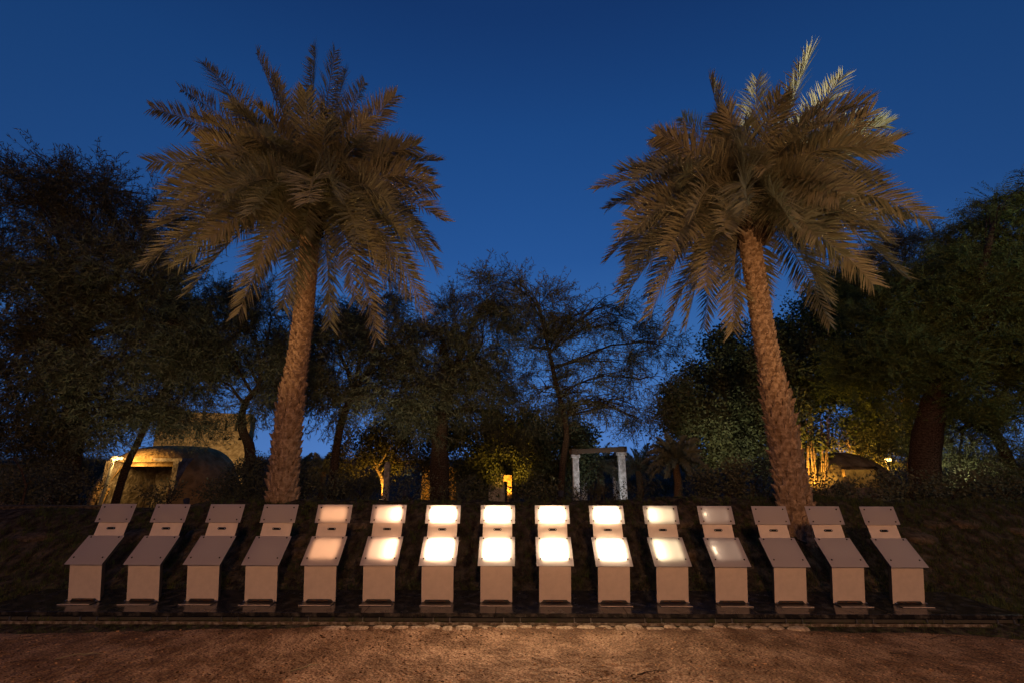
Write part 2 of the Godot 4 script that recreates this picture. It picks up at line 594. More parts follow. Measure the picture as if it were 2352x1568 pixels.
func light_stand(i: int) -> void:
	# lamp strength of the six columns of each box, from the left (0 = off); the lights run along the row
	var glow_of := {
		4: [0.24, 0.22, 0.22, 0.23, 0.25, 0.27], 5: [0.3, 0.3, 0.4, 0.75, 1.4, 1.8], 6: [3.2, 3.2, 3.4, 3.6, 3.6, 3.6],
		7: [4.6, 4.6, 4.6, 4.6, 4.6, 4.6], 8: [5.0, 5.0, 5.0, 5.0, 5.0, 5.0], 9: [4.0, 3.8, 3.4, 3.0, 2.8, 2.8],
		10: [1.1, 0.7, 0.42, 0.27, 0.22, 0.28], 11: [0.12, 0.06, 0.04, 0.035, 0.03, 0.05]}
	var tint := {4: [1.0, 0.47, 0.22], 5: [1.0, 0.54, 0.30], 6: [1.0, 0.64, 0.38], 7: [1.0, 0.70, 0.42], 8: [1.0, 0.70, 0.42], 9: [1.0, 0.72, 0.44], 10: [1.0, 0.78, 0.46], 11: [1.0, 0.72, 0.5]}
	var said: String = [
		"unlit light stand at the far left end of the platform row",
		"unlit light stand, second from the left end of the row",
		"unlit light stand, third from the left end of the row",
		"unlit light stand in front of the left palm trunk, fourth from the left",
		"light stand glowing dim orange, first lit one from the left",
		"light stand glowing orange to white, between the dim orange and full white ones",
		"white glowing light stand with orange rims, third lit one from the left",
		"full white glowing light stand at the middle of the row",
		"full white glowing light stand just right of the middle one",
		"white glowing light stand with clear right rim, fifth lit one from the left",
		"light stand bright at its left and fading yellowish to the right",
		"nearly dark light stand with small bright spots at its left edge",
		"unlit light stand, third from the right end of the row",
		"unlit light stand beside the right palm foot, second from the right end",
		"unlit bluish light stand at the far right end of the platform row"][i]
	var o := thing("light_stand", said, "light stand", Vector3(-0.164 + (i - 7) * 0.65, DECK, -5.57 + 0.006 * sin(i * 2.3)), 0.008 * sin(i * 5.1), "light stands in a row on the platform")
	var p0 := Vector2(0.0, 0.008)
	var p1 := Vector2(0.075, 0.403)
	var p2 := Vector2(-0.141, 0.638)
	var p3 := Vector2(-0.243, 0.99)
	var f0 := frame(p0, p1)
	var f1 := frame(p1, p2)
	var f2 := frame(p2, p3)
	part("base_plate", slab(Vector3(0, 0.004, 0.05), Vector3(0.345, 0.006, 0.15), 0.0015), M.polished_metal, o)
	part("plate_glint", slab(Vector3(0, 0.006, 0.128), Vector3(0.345, 0.006, 0.005), 0.001), M.sheet_metal, o)  # pale bar put in for the glint along the front of the plate
	part("leg_panel", leg_mesh(), M.sheet_metal, o, f0)
	for s in [-1.0, 1.0]:
		part("side_flange", slab(Vector3(s * 0.1735, 0.215, -0.024), Vector3(0.003, 0.37, 0.038)), M.dark_metal, o, f0)
		part("side_flange", slab(Vector3(s * 0.1725, 0.16, -0.024), Vector3(0.003, 0.31, 0.038)), M.dark_metal, o, f1)
		part("rear_stay", slab(Vector3(s * 0.14, 0.2, -0.07), Vector3(0.012, 0.38, 0.03)), M.dark_metal, o, f0)
	part("foot_bar", slab(Vector3(0, 0.016, -0.03), Vector3(0.29, 0.022, 0.02)), M.dark_metal, o)
	for c in [[-0.07, 0.05], [0.0, 0.035], [0.055, 0.07]]:
		var st := begin()
		tube(st, [Vector3(c[0] - c[1] / 2, 0.012, -0.008), Vector3(c[0], 0.02, -0.004), Vector3(c[0] + c[1] / 2, 0.013, -0.008)], [0.004, 0.004, 0.004], 6)
		part("cable", done(st), M.copper_cable, o)
	for s in [-1.0, 1.0]:
		part("corner_screw", peg(Vector3(s * 0.15, 0.035, 0), 0.0035, 0.003), M.screw_metal, o, f0)
		part("corner_screw", peg(Vector3(s * 0.15, 0.012, 0), 0.0035, 0.003), M.screw_metal, o, f2)
		part("base_screw", peg(Vector3(s * 0.165, 0.02, 0.02), 0.006, 0.02), M.screw_metal, o)
	part("gap_shade", slab(Vector3(0, 0.004, 0.001), Vector3(0.24, 0.007, 0.006)), M.black_plastic, o, f2)  # solid black bar painted in for the shade in the gap at the bend
	# two light boxes: sheet with a rounded opening, tray, lamp columns, frosted glass on stand-offs
	for which in 2:
		var f: Transform3D = [f1, f2][which]
		var y0: float = [0.0, 0.0][which]
		var y1: float = [0.318, 0.366][which]
		var c: Vector2 = [Vector2(0, 0.167), Vector2(0, 0.262)][which]
		var hw := 0.147
		var hh: float = [0.122, 0.079][which]
		var key := "plate%d" % which
		if not cache.has(key): cache[key] = holed_plate(0.352 - 0.006 * which, y0, y1, c, hw, hh, 0.03, 0.004)
		part(["lower_panel", "upper_panel"][which], cache[key], M.sheet_metal, o, f)
		var tk := "tray%d" % which
		if not cache.has(tk):
			var st := begin()
			box(st, Vector3(c.x, c.y, -0.034), Vector3(hw * 2 + 0.02, hh * 2 + 0.02, 0.004))
			for s in [-1.0, 1.0]:
				box(st, Vector3(c.x + s * (hw + 0.008), c.y, -0.018), Vector3(0.004, hh * 2 + 0.02, 0.027))
				box(st, Vector3(c.x, c.y + s * (hh + 0.008), -0.018), Vector3(hw * 2 + 0.012, 0.004, 0.027))
			cache[tk] = done(st)
		var tray := part("light_tray", cache[tk], M.tray_white, o, f)
		if glow_of.has(i):
			var lv: Array = glow_of[i]
			var tn: Array = tint[i]
			for k in 6:
				var key2 := "led_%d_%d" % [i, k]
				if not M.has(key2): glow(key2, lin(tn[0], tn[1], tn[2]), 13.0 * lv[k])
				var wcol := hw * 2 / 6.0
				part("led_strip", slab(Vector3(c.x - hw + wcol * (k + 0.5), c.y, -0.003), Vector3(wcol - 0.003, hh * 2 - 0.01, 0.004)), M[key2], tray)
			if i == 11:
				var dots := [0.03, 0.0, -0.035] if which == 0 else [0.012]
				if not M.has("led_dot"): glow("led_dot", lin(1.0, 0.75, 0.45), 45.0)
				for y in dots:
					part("led_dot", peg(Vector3(c.x - hw + 0.022 + 0.1 * absf(y), c.y + y, 0.014 if which == 0 else 0.008), 0.006, 0.004), M.led_dot, tray)
			var mean := 0.0
			for v in lv: mean += v / 6.0
			var al := AreaLight3D.new()
			al.name = "panel_light"
			al.area_size = Vector2(hw * 2, hh * 2)
			al.light_color = lin(tn[0], tn[1], tn[2])
			al.light_energy = 7.0 * mean * hw * hh * 4
			al.shadow_enabled = true
			al.transform = f * Transform3D(Basis(Vector3.UP, PI), Vector3(c.x, c.y, 0.05))
			o.add_child(al, true)
		var gy: float = [0.146, 0.264][which]
		var gl: float = [0.352, 0.206][which]
		var gp := part("glass_panel", slab(Vector3(0, gy, 0.025), Vector3(0.41, gl, 0.007), 0.001), M.frosted_glass, o, f)
		for s in [-1.0, 1.0]:
			for yy in ([-0.155, 0.095] if which == 0 else [-0.07, 0.068]):
				var by: float = gy - yy if which == 0 else gy + yy
				part("bolt", peg(Vector3(s * 0.16, by, -0.0), 0.008, 0.034), M.black_plastic, gp)
	# the black socket on the sheet between the glasses
	var st2 := begin()
	if not cache.has("socket"):
		for k in 24:
			var a0 := TAU * k / 24.0
			var a1 := TAU * (k + 1) / 24.0
			var q0 := Vector3(cos(a0) * 0.0125 + 0.036 * (1 if cos((a0 + a1) / 2) > 0 else -1), sin(a0) * 0.0125, 0)
			var q1 := Vector3(cos(a1) * 0.0125 + 0.036 * (1 if cos((a0 + a1) / 2) > 0 else -1), sin(a1) * 0.0125, 0)
			var up := Vector3(0, 0, 0.007)
			tri(st2, up, q0 + up, q1 + up, Vector3.BACK)
			quad(st2, q0, q1, q1 + up, q0 + up, q0)
		for s in [-1.0, 1.0]:
			var y := Vector3(0, 0.0125 * s, 0)
			quad(st2, y + Vector3(-0.036, 0, 0), y + Vector3(0.036, 0, 0), y + Vector3(0.036, 0, 0.007), y + Vector3(-0.036, 0, 0.007), y)
			tri(st2, Vector3(0, 0, 0.007), y + Vector3(-0.036, 0, 0.007), y + Vector3(0.036, 0, 0.007), Vector3.BACK)
		cache.socket = done(st2)
	var so := part("socket", cache.socket, M.black_plastic, o, f2 * Transform3D(Basis(), Vector3(0, 0.098, 0.001)))
	for s in [-1.0, 1.0]:
		part("screw", peg(Vector3(s * 0.036, 0, 0.007), 0.004, 0.002), M.screw_metal, so)

# ---------------------------------------------------------------- palms
func frond_mesh(h: Vector3, t: Vector3, lift: float, n: int, len0: float, wid: float) -> ArrayMesh:
	# an arched feather leaf from the heart h to the tip t; leaflets stand off the midrib in a ragged V
	var st := begin()
	var chord := (t - h).length()
	var ctrl := h.lerp(t, 0.5) + Vector3.UP * lift * chord
	var pts := []
	var rad := []
	for k in 11:
		var u := k / 10.0
		pts.append(h * (1 - u) * (1 - u) + ctrl * 2 * u * (1 - u) + t * u * u)
		rad.append(lerpf(0.024, 0.003, pow(u, 0.7)))
	tube(st, pts, rad, 4, false)
	var twist := rnd(0.35, 1.15) * (1.0 if rng.randf() < 0.5 else -1.0)
	for k in n:
		var u := 0.14 + 0.86 * pow((k + 0.5) / n, 0.95)
		var p := h * (1 - u) * (1 - u) + ctrl * 2 * u * (1 - u) + t * u * u
		var dir := ((ctrl - h) * (1 - u) + (t - ctrl) * u).normalized()
		var side := dir.cross(Vector3.UP)
		if side.length() < 0.15: side = dir.cross(Vector3.BACK)
		side = side.normalized().rotated(dir, twist)
		var up := side.cross(dir).normalized()
		var size := len0 * (0.62 + 0.38 * sin(PI * clampf((u - 0.02) / 0.95, 0, 1))) * (1.0 - 0.3 * pow(maxf(u - 0.6, 0) / 0.4, 2.0))
		for s in [-1.0, 1.0]:
			if rng.randf() < 0.06: continue
			var open := lerpf(1.25, 0.6, pow(u, 1.3)) + rnd(-0.14, 0.14)
			var vee: float = [0.15, 0.5, 0.8][rng.randi() % 3] + rnd(-0.15, 0.15)
			var d: Vector3 = dir * cos(open) + (side * s * cos(vee) + up * sin(vee)) * sin(open)
			var l := size * rnd(0.85, 1.1)
			var wv := d.cross(up * cos(vee) - side * s * sin(vee)).normalized()
			wv = wv.rotated(d, rnd(-0.5, 0.5)) * wid
			var a := p
			var m := p + d * l * 0.45
			var e := p + d * l + Vector3.DOWN * l * rnd(0.02, 0.14)
			tri(st, a - wv * 0.4, a + wv * 0.4, m + wv, up)
			tri(st, a - wv * 0.4, m + wv, m - wv, up)
			tri(st, m - wv, m + wv, e, up)
	return done(st)

func boot_mesh(k: int) -> ArrayMesh:
	# the cut base of an old leaf: a wedge that stands off the trunk, ragged at its top
	var key := "boot%d" % k
	if cache.has(key): return cache[key]
	var st := begin()
	var w := 0.5
	var low := []
	var rim := []
	var cut := []
	var n := 5
	for j in n:
		var u := j / (n - 1.0) * 2 - 1
		var arch := 1.0 - 0.55 * u * u
		low.append(Vector3(u * w * 0.75, -0.5, 0.02))
		rim.append(Vector3(u * w * 0.62, 0.2 + 0.34 * arch + rnd(-0.09, 0.09), 0.55 * arch + rnd(-0.06, 0.06)))
		cut.append(Vector3(u * w * 0.58, 0.2 + 0.26 * arch, 0.05))
	for j in n - 1:
		quad(st, low[j], low[j + 1], rim[j + 1], rim[j], Vector3(0, 0, 1))
		quad(st, rim[j], rim[j + 1], cut[j + 1], cut[j], Vector3(0, 1, 0.2))
	tri(st, low[0], rim[0], cut[0], Vector3.LEFT)
	tri(st, low[n - 1], rim[n - 1], cut[n - 1], Vector3.RIGHT)
	cache[key] = done(st)
	return cache[key]

func palm(label: String, trunk: Array, heart: Vector3, tips: Array, scar_from: float, seed_: int, fill: int) -> void:
	# trunk: [[point, radius], ...] from the ground up
	rng.seed = seed_
	var base: Vector3 = trunk[0][0]
	var o := thing("date_palm", label, "palm tree", base, 0.0, "date palms on the bank")
	var curve := Curve3D.new()
	for t in trunk: curve.add_point(t[0] - base)
	for k in range(1, trunk.size() - 1):
		var tan3: Vector3 = (trunk[k + 1][0] - trunk[k - 1][0]) / 6.0
		curve.set_point_in(k, -tan3)
		curve.set_point_out(k, tan3)
	var length := curve.get_baked_length()
	var radius := func(s: float) -> float:
		var q := s / length * (trunk.size() - 1)
		var k := mini(int(q), trunk.size() - 2)
		return lerpf(trunk[k][1], trunk[k + 1][1], q - k)
	var pts := []
	var rad := []
	for k in 25:
		var s := length * k / 24.0
		pts.append(curve.sample_baked(s))
		rad.append(radius.call(s) * 0.84)
	var st := begin()
	tube(st, pts, rad, 14)
	part("trunk", done(st), M.palm_core, o)
	var s := 0.02
	var turn := 0.0
	var small := []
	var count := 0
	while s < length - 0.06:
		var r: float = radius.call(s)
		var frac := s / length
		var scar := smoothstep(scar_from - 0.07, scar_from + 0.05, frac)
		var bw := lerpf(0.2, 0.13, scar)
		var around := int(ceil(TAU * r / (bw * 0.78)))
		var bh := lerpf(0.22, 0.1, scar)
		var bd := lerpf(0.13, 0.06, scar)
		var c := curve.sample_baked(s)
		var up := (curve.sample_baked(minf(s + 0.1, length)) - curve.sample_baked(maxf(s - 0.1, 0))).normalized()
		for k in around:
			var a := turn + TAU * k / around + rnd(-0.07, 0.07)
			var out := Vector3(cos(a), 0, sin(a))
			out = (out - up * out.dot(up)).normalized()
			var x := up.cross(out).normalized()
			var sc := Vector3(bw * rnd(0.85, 1.15), bh * rnd(0.85, 1.2), bd * rnd(0.7, 1.25))
			var b := Basis(x * sc.x, up * sc.y, out * sc.z).rotated(x, 0.04 + rnd(-0.1, 0.12) * (1 - scar))
			var xf := Transform3D(b, c + out * r * 0.86 + up * rnd(-0.02, 0.02))
			if out.z > -0.25 and count < 290 and scar < 0.6:
				part("leaf_base", boot_mesh(rng.randi() % 6), M.palm_bark, o, xf)
				count += 1
			else:
				small.append(xf)
		turn += PI / around + 0.04
		s += lerpf(0.125, 0.062, scar)
	swarm("leaf_scars", boot_mesh(0), M.palm_bark, o, small, [], true)
	# dead fibre and cut stalks round the heart
	var fs := begin()
	for k in 150:
		var a := rnd(0, TAU)
		var hh := heart - base + Vector3(cos(a) * 0.16, rnd(-0.75, 0.05), sin(a) * 0.16)
		var e := hh + Vector3(cos(a) * rnd(0.08, 0.24), rnd(0.12, 0.4), sin(a) * rnd(0.08, 0.24))
		tube(fs, [hh, hh.lerp(e, 0.5) + Vector3(cos(a), 0, sin(a)) * 0.04, e], [0.035, 0.026, 0.012], 5)
	part("crown_stalks", done(fs), M.tree_bark, o).set_meta("kind", "stuff")
	for t in tips:
		var tip: Vector3 = t[0]
		var from := heart - base + Vector3((tip - heart).x, 0, (tip - heart).z).limit_length(0.1) + Vector3(0, rnd(-0.2, 0.15), 0)
		var m := frond_mesh(from, tip - base, t[1], 118, 0.58 * rnd(0.92, 1.08), 0.0125)
		part("frond", m, M["frond_%d" % (rng.randi() % 3)], o)
	for k in fill:
		var el := lerpf(0.8, -0.75, pow((k + 0.5) / fill, 0.9))
		var az := k * 2.39996 + rnd(-0.2, 0.2)
		var l := lerpf(2.75, 2.2, smoothstep(0.2, 0.8, el)) * rnd(0.85, 1.03) * lerpf(1.0, 0.72, maxf(0.0, sin(az)) * cos(el))
		var tip := Vector3(cos(el) * cos(az), sin(el), cos(el) * sin(az)) * l
		var lift := 0.12 + 0.22 * cos(el) + (0.1 if el < 0 else 0.0)
		var from := heart - base + Vector3(tip.x, 0, tip.z).limit_length(0.1) + Vector3(0, rnd(-0.3, 0.1), 0)
		part("frond", frond_mesh(from, heart - base + tip, lift, 105, 0.52 * rnd(0.9, 1.1), 0.0125), M["frond_%d" % (rng.randi() % 3)], o)

func tip_at(t: Array, hx: float, hy: float) -> Vector3:
	# the midrib ends short of the outline, which the last leaflets make
	var o := Vector2(t[0] - hx, t[1] - hy)
	o *= maxf(0.3, 1.0 - (34.0 if o.y > -200.0 else 12.0) / maxf(o.length(), 1.0))
	return spot(hx + o.x, hy + o.y, t[2])

func palms() -> void:
	var d := 7.8
	var h := spot(712, 470, d)
	var tr := [[spot(648, 1175, d), 0.225], [spot(654, 1080, d), 0.21], [spot(668, 930, d), 0.185], [spot(690, 780, d), 0.175], [spot(706, 620, d), 0.165], [spot(712, 500, d), 0.17]]
	tr[0][0].y = 0.75
	var tips := []
	# [sight x, sight y, distance, arch]
	for t in [[335, 245, 7.6, .16], [310, 368, 7.2, .2], [458, 140, 8.0, .12], [405, 200, 8.2, .12], [582, 112, 7.9, .08], [722, 98, 8.0, .04], [768, 106, 8.6, .04], [795, 150, 9.2, .05], [912, 212, 7.5, .14], [985, 320, 7.6, .2], [1036, 360, 8.2, .2], [1028, 432, 7.9, .24], [1050, 512, 7.3, .3], [1030, 628, 7.2, .36], [1002, 738, 7.6, .42], [880, 808, 7.8, .42], [762, 785, 7.6, .4], [528, 752, 7.5, .42], [405, 695, 7.3, .4], [300, 625, 7.0, .34], [328, 530, 6.8, .3], [350, 440, 6.4, .26],
			[480, 440, 5.6, .3], [525, 420, 5.5, .28], [540, 500, 5.4, .3], [590, 290, 5.8, .2], [750, 270, 6.0, .18], [690, 470, 5.1, .22], [800, 440, 5.4, .25], [850, 570, 5.9, .32], [620, 170, 7.0, .1], [850, 260, 6.6, .16], [930, 470, 6.0, .28], [900, 660, 6.6, .4], [640, 740, 7.2, .42], [560, 640, 6.2, .4], [450, 560, 6.2, .34], [960, 560, 6.6, .34], [830, 720, 7.2, .42], [840, 180, 8.4, .1], [520, 230, 7.0, .14], [430, 310, 6.6, .2], [700, 200, 6.6, .1]]:
		tips.append([tip_at(t, 712, 470), t[3]])
	palm("tall date palm with straight trunk rising behind the fourth light stand", tr, h, tips, 0.42, 11, 46)
	d = 7.0
	h = spot(1716, 478, d)
	tr = [[spot(1850, 1262, d), 0.225], [spot(1822, 1120, d), 0.21], [spot(1795, 975, d), 0.19], [spot(1762, 800, d), 0.17], [spot(1738, 660, d), 0.16], [spot(1718, 520, d), 0.18]]
	tr[0][0].y = 0.25
	tips = []
	for t in [[1395, 382, 7.0, .18], [1488, 296, 6.4, .16], [1625, 170, 6.8, .06], [1738, 170, 7.4, .05], [1560, 260, 8.4, .1], [1868, 100, 6.1, .03], [1942, 160, 6.7, .05], [2006, 250, 5.7, .05], [2094, 298, 7.0, .1], [2062, 335, 7.6, .16], [2058, 402, 6.6, .2], [2112, 505, 6.4, .22], [2070, 560, 6.8, .28], [2036, 668, 6.8, .34], [1920, 706, 7.0, .38], [1680, 792, 7.0, .4], [1562, 770, 6.7, .4], [1470, 748, 6.4, .38], [1410, 658, 6.6, .34], [1395, 532, 6.2, .28], [1415, 470, 6.9, .24], [1408, 590, 7.4, .32],
			[1600, 330, 5.2, .2], [1700, 300, 5.0, .14], [1900, 420, 5.6, .26], [1960, 450, 5.2, .26], [1720, 460, 4.4, .22], [1560, 480, 5.0, .28], [1640, 560, 5.0, .32], [1850, 520, 4.9, .28], [1500, 600, 5.8, .36], [1600, 690, 6.0, .4], [1960, 600, 6.0, .34], [1670, 240, 6.0, .1], [1540, 380, 5.6, .22], [1990, 520, 6.2, .28], [1760, 720, 7.8, .4]]:
		tips.append([tip_at(t, 1716, 478), t[3]])
	palm("date palm with a left leaning trunk behind the stands on the right", tr, h, tips, 0.5, 12, 42)

# ---------------------------------------------------------------- park trees
func spray(kind: String) -> ArrayMesh:
	if cache.has(kind): return cache[kind]
	var r := RandomNumberGenerator.new()
	r.seed = hash(kind)
	var st := begin()
	var leaf := func(p: Vector3, d: Vector3, l: float, w: float):
		var side := d.cross(Vector3(r.randfn(), r.randfn(), r.randfn())).normalized() * w
		tri(st, p, p + d * l * 0.45 + side, p + d * l, Vector3.UP)
		tri(st, p, p + d * l, p + d * l * 0.45 - side, Vector3.UP)
	match kind:
		"fine_spray": # drooping twigs with long narrow leaves
			for tw in 4:
				var q := Vector3.ZERO
				var dir := (Vector3(r.randfn() * 0.45, 1, r.randfn() * 0.45)).normalized()
				for k in 9:
					var nxt := q + dir * 0.1
					tube(st, [q, nxt], [0.005, 0.004], 3, false)
					for s in 2:
						var ld := (dir * 0.6 + Vector3(r.randfn(), r.randfn(), r.randfn()) * 0.55).normalized()
						leaf.call(q.lerp(nxt, r.randf()), ld, r.randf_range(0.09, 0.17), 0.011)
					q = nxt
					dir = (dir + Vector3(r.randfn(), r.randfn(), r.randfn()) * 0.12).normalized()
		"broad_spray":
			for k in 34:
				var p := Vector3(r.randfn() * 0.16, r.randf() * 0.55, r.randfn() * 0.16)
				var ld := (p + Vector3(r.randfn(), r.randfn(), r.randfn()) * 0.25).normalized()
				leaf.call(p, ld, r.randf_range(0.09, 0.15), 0.032)
		"feather_spray": # flat layered sprays of tiny leaflets
			for tw in 5:
				var a := r.randf_range(-1.0, 1.0)
				var dir := Vector3(sin(a), cos(a), r.randfn() * 0.1).normalized()
				for k in 14:
					var p := dir * 0.045 * (k + 1)
					var side := dir.cross(Vector3.BACK).normalized()
					for s in [-1.0, 1.0]:
						leaf.call(p, (dir * 0.5 + side * s + Vector3(0, 0, r.randfn() * 0.25)).normalized(), r.randf_range(0.05, 0.09), 0.01)
		"tuft":
			for k in 14:
				var a := r.randf() * TAU
				var ln := r.randf_range(0.04, 0.11)
				var b := Vector3(cos(a), 0, sin(a)) * r.randf() * 0.05
				var t := b + Vector3(cos(a) * ln * 0.5, ln, sin(a) * ln * 0.5)
				var sd := Vector3(-sin(a), 0, cos(a)) * 0.004
				tri(st, b - sd, b + sd, t, Vector3.UP)
	cache[kind] = done(st)
	return cache[kind]

func limb(st: SurfaceTool, a: Vector3, b: Vector3, r0: float, r1: float, sag := 0.15) -> Array:
	var pts := []
	var rad := []
	var n := 6
	var off := Vector3(rng.randfn(), absf(rng.randfn()) + 0.6, rng.randfn()) * (b - a).length() * sag * 0.5
	for k in n + 1:
		var u := float(k) / n
		pts.append(a.lerp(b, u) + off * sin(PI * u) + Vector3(rng.randfn(), rng.randfn(), rng.randfn()) * 0.012 * (b - a).length() * sin(PI * u))
		rad.append(lerpf(r0, r1, u))
	tube(st, pts, rad, 6 if r0 > 0.03 else 4, false)
	return pts

func tree(called: String, label: String, trunk: Array, lobes: Array, kind: String, leaf: String, density: float, scale := 1.0, droop := 0.5, bark := "tree_bark", branches := 9, seed_ := 1, group := "") -> Node3D:
	# trunk: [[sight x, sight y, distance, radius], ...] upwards; lobes: [sight x, sight y, distance, half width, half height] in sight units, with an optional depth factor
	rng.seed = seed_ * 77 + 5
	var pts := []
	var rad := []
	for t in trunk:
		pts.append(spot(t[0], t[1], t[2]))
		rad.append(t[3])
	var foot: Vector3 = pts[0]
	foot.y = minf(foot.y, ground_at(foot.x, foot.z)) - 0.05
	pts[0] = foot
	var o := thing(called, label, "tree", foot, 0.0, group)
	var st := begin()
	var own := []
	for p in pts: own.append(p - foot)
	var fine := []
	var finer := []
	for k in own.size() - 1:
		for j in 4:
			var u := j / 4.0
			fine.append(own[k].cubic_interpolate(own[k + 1], own[maxi(k - 1, 0)], own[mini(k + 2, own.size() - 1)], u))
			finer.append(lerpf(rad[k], rad[k + 1], u) * rnd(0.95, 1.05))
	fine.append(own[-1])
	finer.append(rad[-1])
	tube(st, fine, finer, 9)
	part("trunk", done(st), M[bark], o)
	var bs := begin()
	var xfs := []
	var cols := []
	for l in lobes:
		var c := spot(l[0], l[1], l[2]) - foot
		var px: float = per_px(l[2])
		var r := Vector3(l[3] * px, l[4] * px, (l[3] + l[4]) * 0.5 * px * (l[5] if l.size() > 5 else 1.0))
		# the limb leaves the trunk at its point nearest below the lobe
		var from: Vector3 = own[-1]
		for q in fine.slice(int(fine.size() * 0.45)):
			if q.distance_to(c) < from.distance_to(c) and q.y < c.y + 0.2: from = q
		var main := limb(bs, from, c, maxf(rad[-1] * 0.7, 0.03), 0.014, 0.25)
		for k in branches:
			var s: Vector3 = main[1 + rng.randi() % 6]
			var e := c + ball() * r * 0.95
			var sub := limb(bs, s, e, 0.018, 0.006, 0.2)
			if k % 2 == 0:
				limb(bs, sub[3], sub[3] + (ball() + Vector3(0, 0.1, 0)) * 0.5 * r.length() * 0.5, 0.009, 0.004, 0.2)
		var n := int(density * PI * r.x * r.y)
		# sprays gather in clumps, with gaps between them
		var clumps := []
		for k in maxi(5, int(n / 9.0)): clumps.append(c + ball() * r)
		for k in n:
			var cl: Vector3 = clumps[rng.randi() % clumps.size()]
			var p: Vector3 = cl + Vector3(rng.randfn(), rng.randfn() * 0.7, rng.randfn()) * 0.17 * scale
			var out := (p - c).normalized()
			var dir: Vector3
			if kind == "feather_spray":
				dir = (Vector3(out.x, 0, out.z) + Vector3(rng.randfn() * 0.5, rng.randfn() * 0.25 - droop * 0.4, rng.randfn() * 0.5)).normalized()
			else:
				dir = (out * 0.8 + Vector3(rng.randfn(), rng.randfn(), rng.randfn()) * 0.45 + Vector3.DOWN * droop).normalized()
			var b := aim(dir, rnd(0, TAU)).scaled(Vector3.ONE * scale * rnd(0.7, 1.25))
			xfs.append(Transform3D(b, p))
			var v := rnd(0.65, 1.3)
			cols.append(Color(v * rnd(0.92, 1.08), v, v * rnd(0.85, 1.1)))
	part("branches", done(bs), M[bark], o).set_meta("kind", "stuff")
	swarm("crown", spray(kind), M[leaf], o, xfs, cols, true)
	return o

func shrub(called: String, label: String, lobes: Array, kind: String, leaf: String, density: float, scale := 1.0, category := "shrub", group := "", seed_ := 1) -> Node3D:
	rng.seed = seed_ * 131 + 9
	var c0 := spot(lobes[0][0], lobes[0][1], lobes[0][2])
	var foot := Vector3(c0.x, ground_at(c0.x, c0.z) - 0.03, c0.z)
	var o := thing(called, label, category, foot, 0.0, group)
	var xfs := []
	var cols := []
	var st := begin()
	for l in lobes:
		var c := spot(l[0], l[1], l[2]) - foot
		var px: float = per_px(l[2])
		var r := Vector3(l[3] * px, l[4] * px, l[3] * px * 0.8)
		for k in 5:
			var root := Vector3(c.x + rnd(-0.2, 0.2), 0, c.z + rnd(-0.2, 0.2))
			root.y = ground_at(root.x + foot.x, root.z + foot.z) - foot.y - 0.03
			limb(st, root, c + ball() * r, 0.016, 0.005, 0.1)
		for k in int(density * PI * r.x * r.y):
			var p := c + ball() * r
			var dir := ((p - c).normalized() + Vector3(rng.randfn(), rng.randfn() + 0.5, rng.randfn()) * 0.5).normalized()
			xfs.append(Transform3D(aim(dir, rnd(0, TAU)).scaled(Vector3.ONE * scale * rnd(0.7, 1.2)), p))
			var v := rnd(0.6, 1.3)
			cols.append(Color(v, v, v * rnd(0.85, 1.1)))
	part("stems", done(st), M.tree_bark, o).set_meta("kind", "stuff")
	swarm("foliage", spray(kind), M[leaf], o, xfs, cols, true)
	return o

func small_palm(label: String, px: float, py: float, d: float, rpx: float, trunk_r: float, n: int, seed_: int) -> void:
	rng.seed = seed_
	var h := spot(px, py, d)
	var foot := Vector3(h.x, ground_at(h.x, h.z) - 0.05, h.z)
	var o := thing("small_palm", label, "palm tree", foot, 0.0, "small palms beyond the bank")
	var st := begin()
	tube(st, [Vector3.ZERO, (h - foot) * 0.5 + Vector3(0.04, 0, 0), h - foot], [trunk_r * 1.2, trunk_r, trunk_r], 9)
	part("trunk", done(st), M.palm_core, o)
	var r := rpx * per_px(d)
	for k in n:
		var el := lerpf(1.2, -0.7, (k + 0.5) / n)
		var az := k * 2.39996
		var tip := Vector3(cos(el) * cos(az), sin(el), cos(el) * sin(az)) * r * rnd(0.85, 1.05)
		part("frond", frond_mesh(h - foot, h - foot + tip, 0.15 + 0.25 * cos(el), 44, r * 0.2, 0.016), M["frond_2"], o)

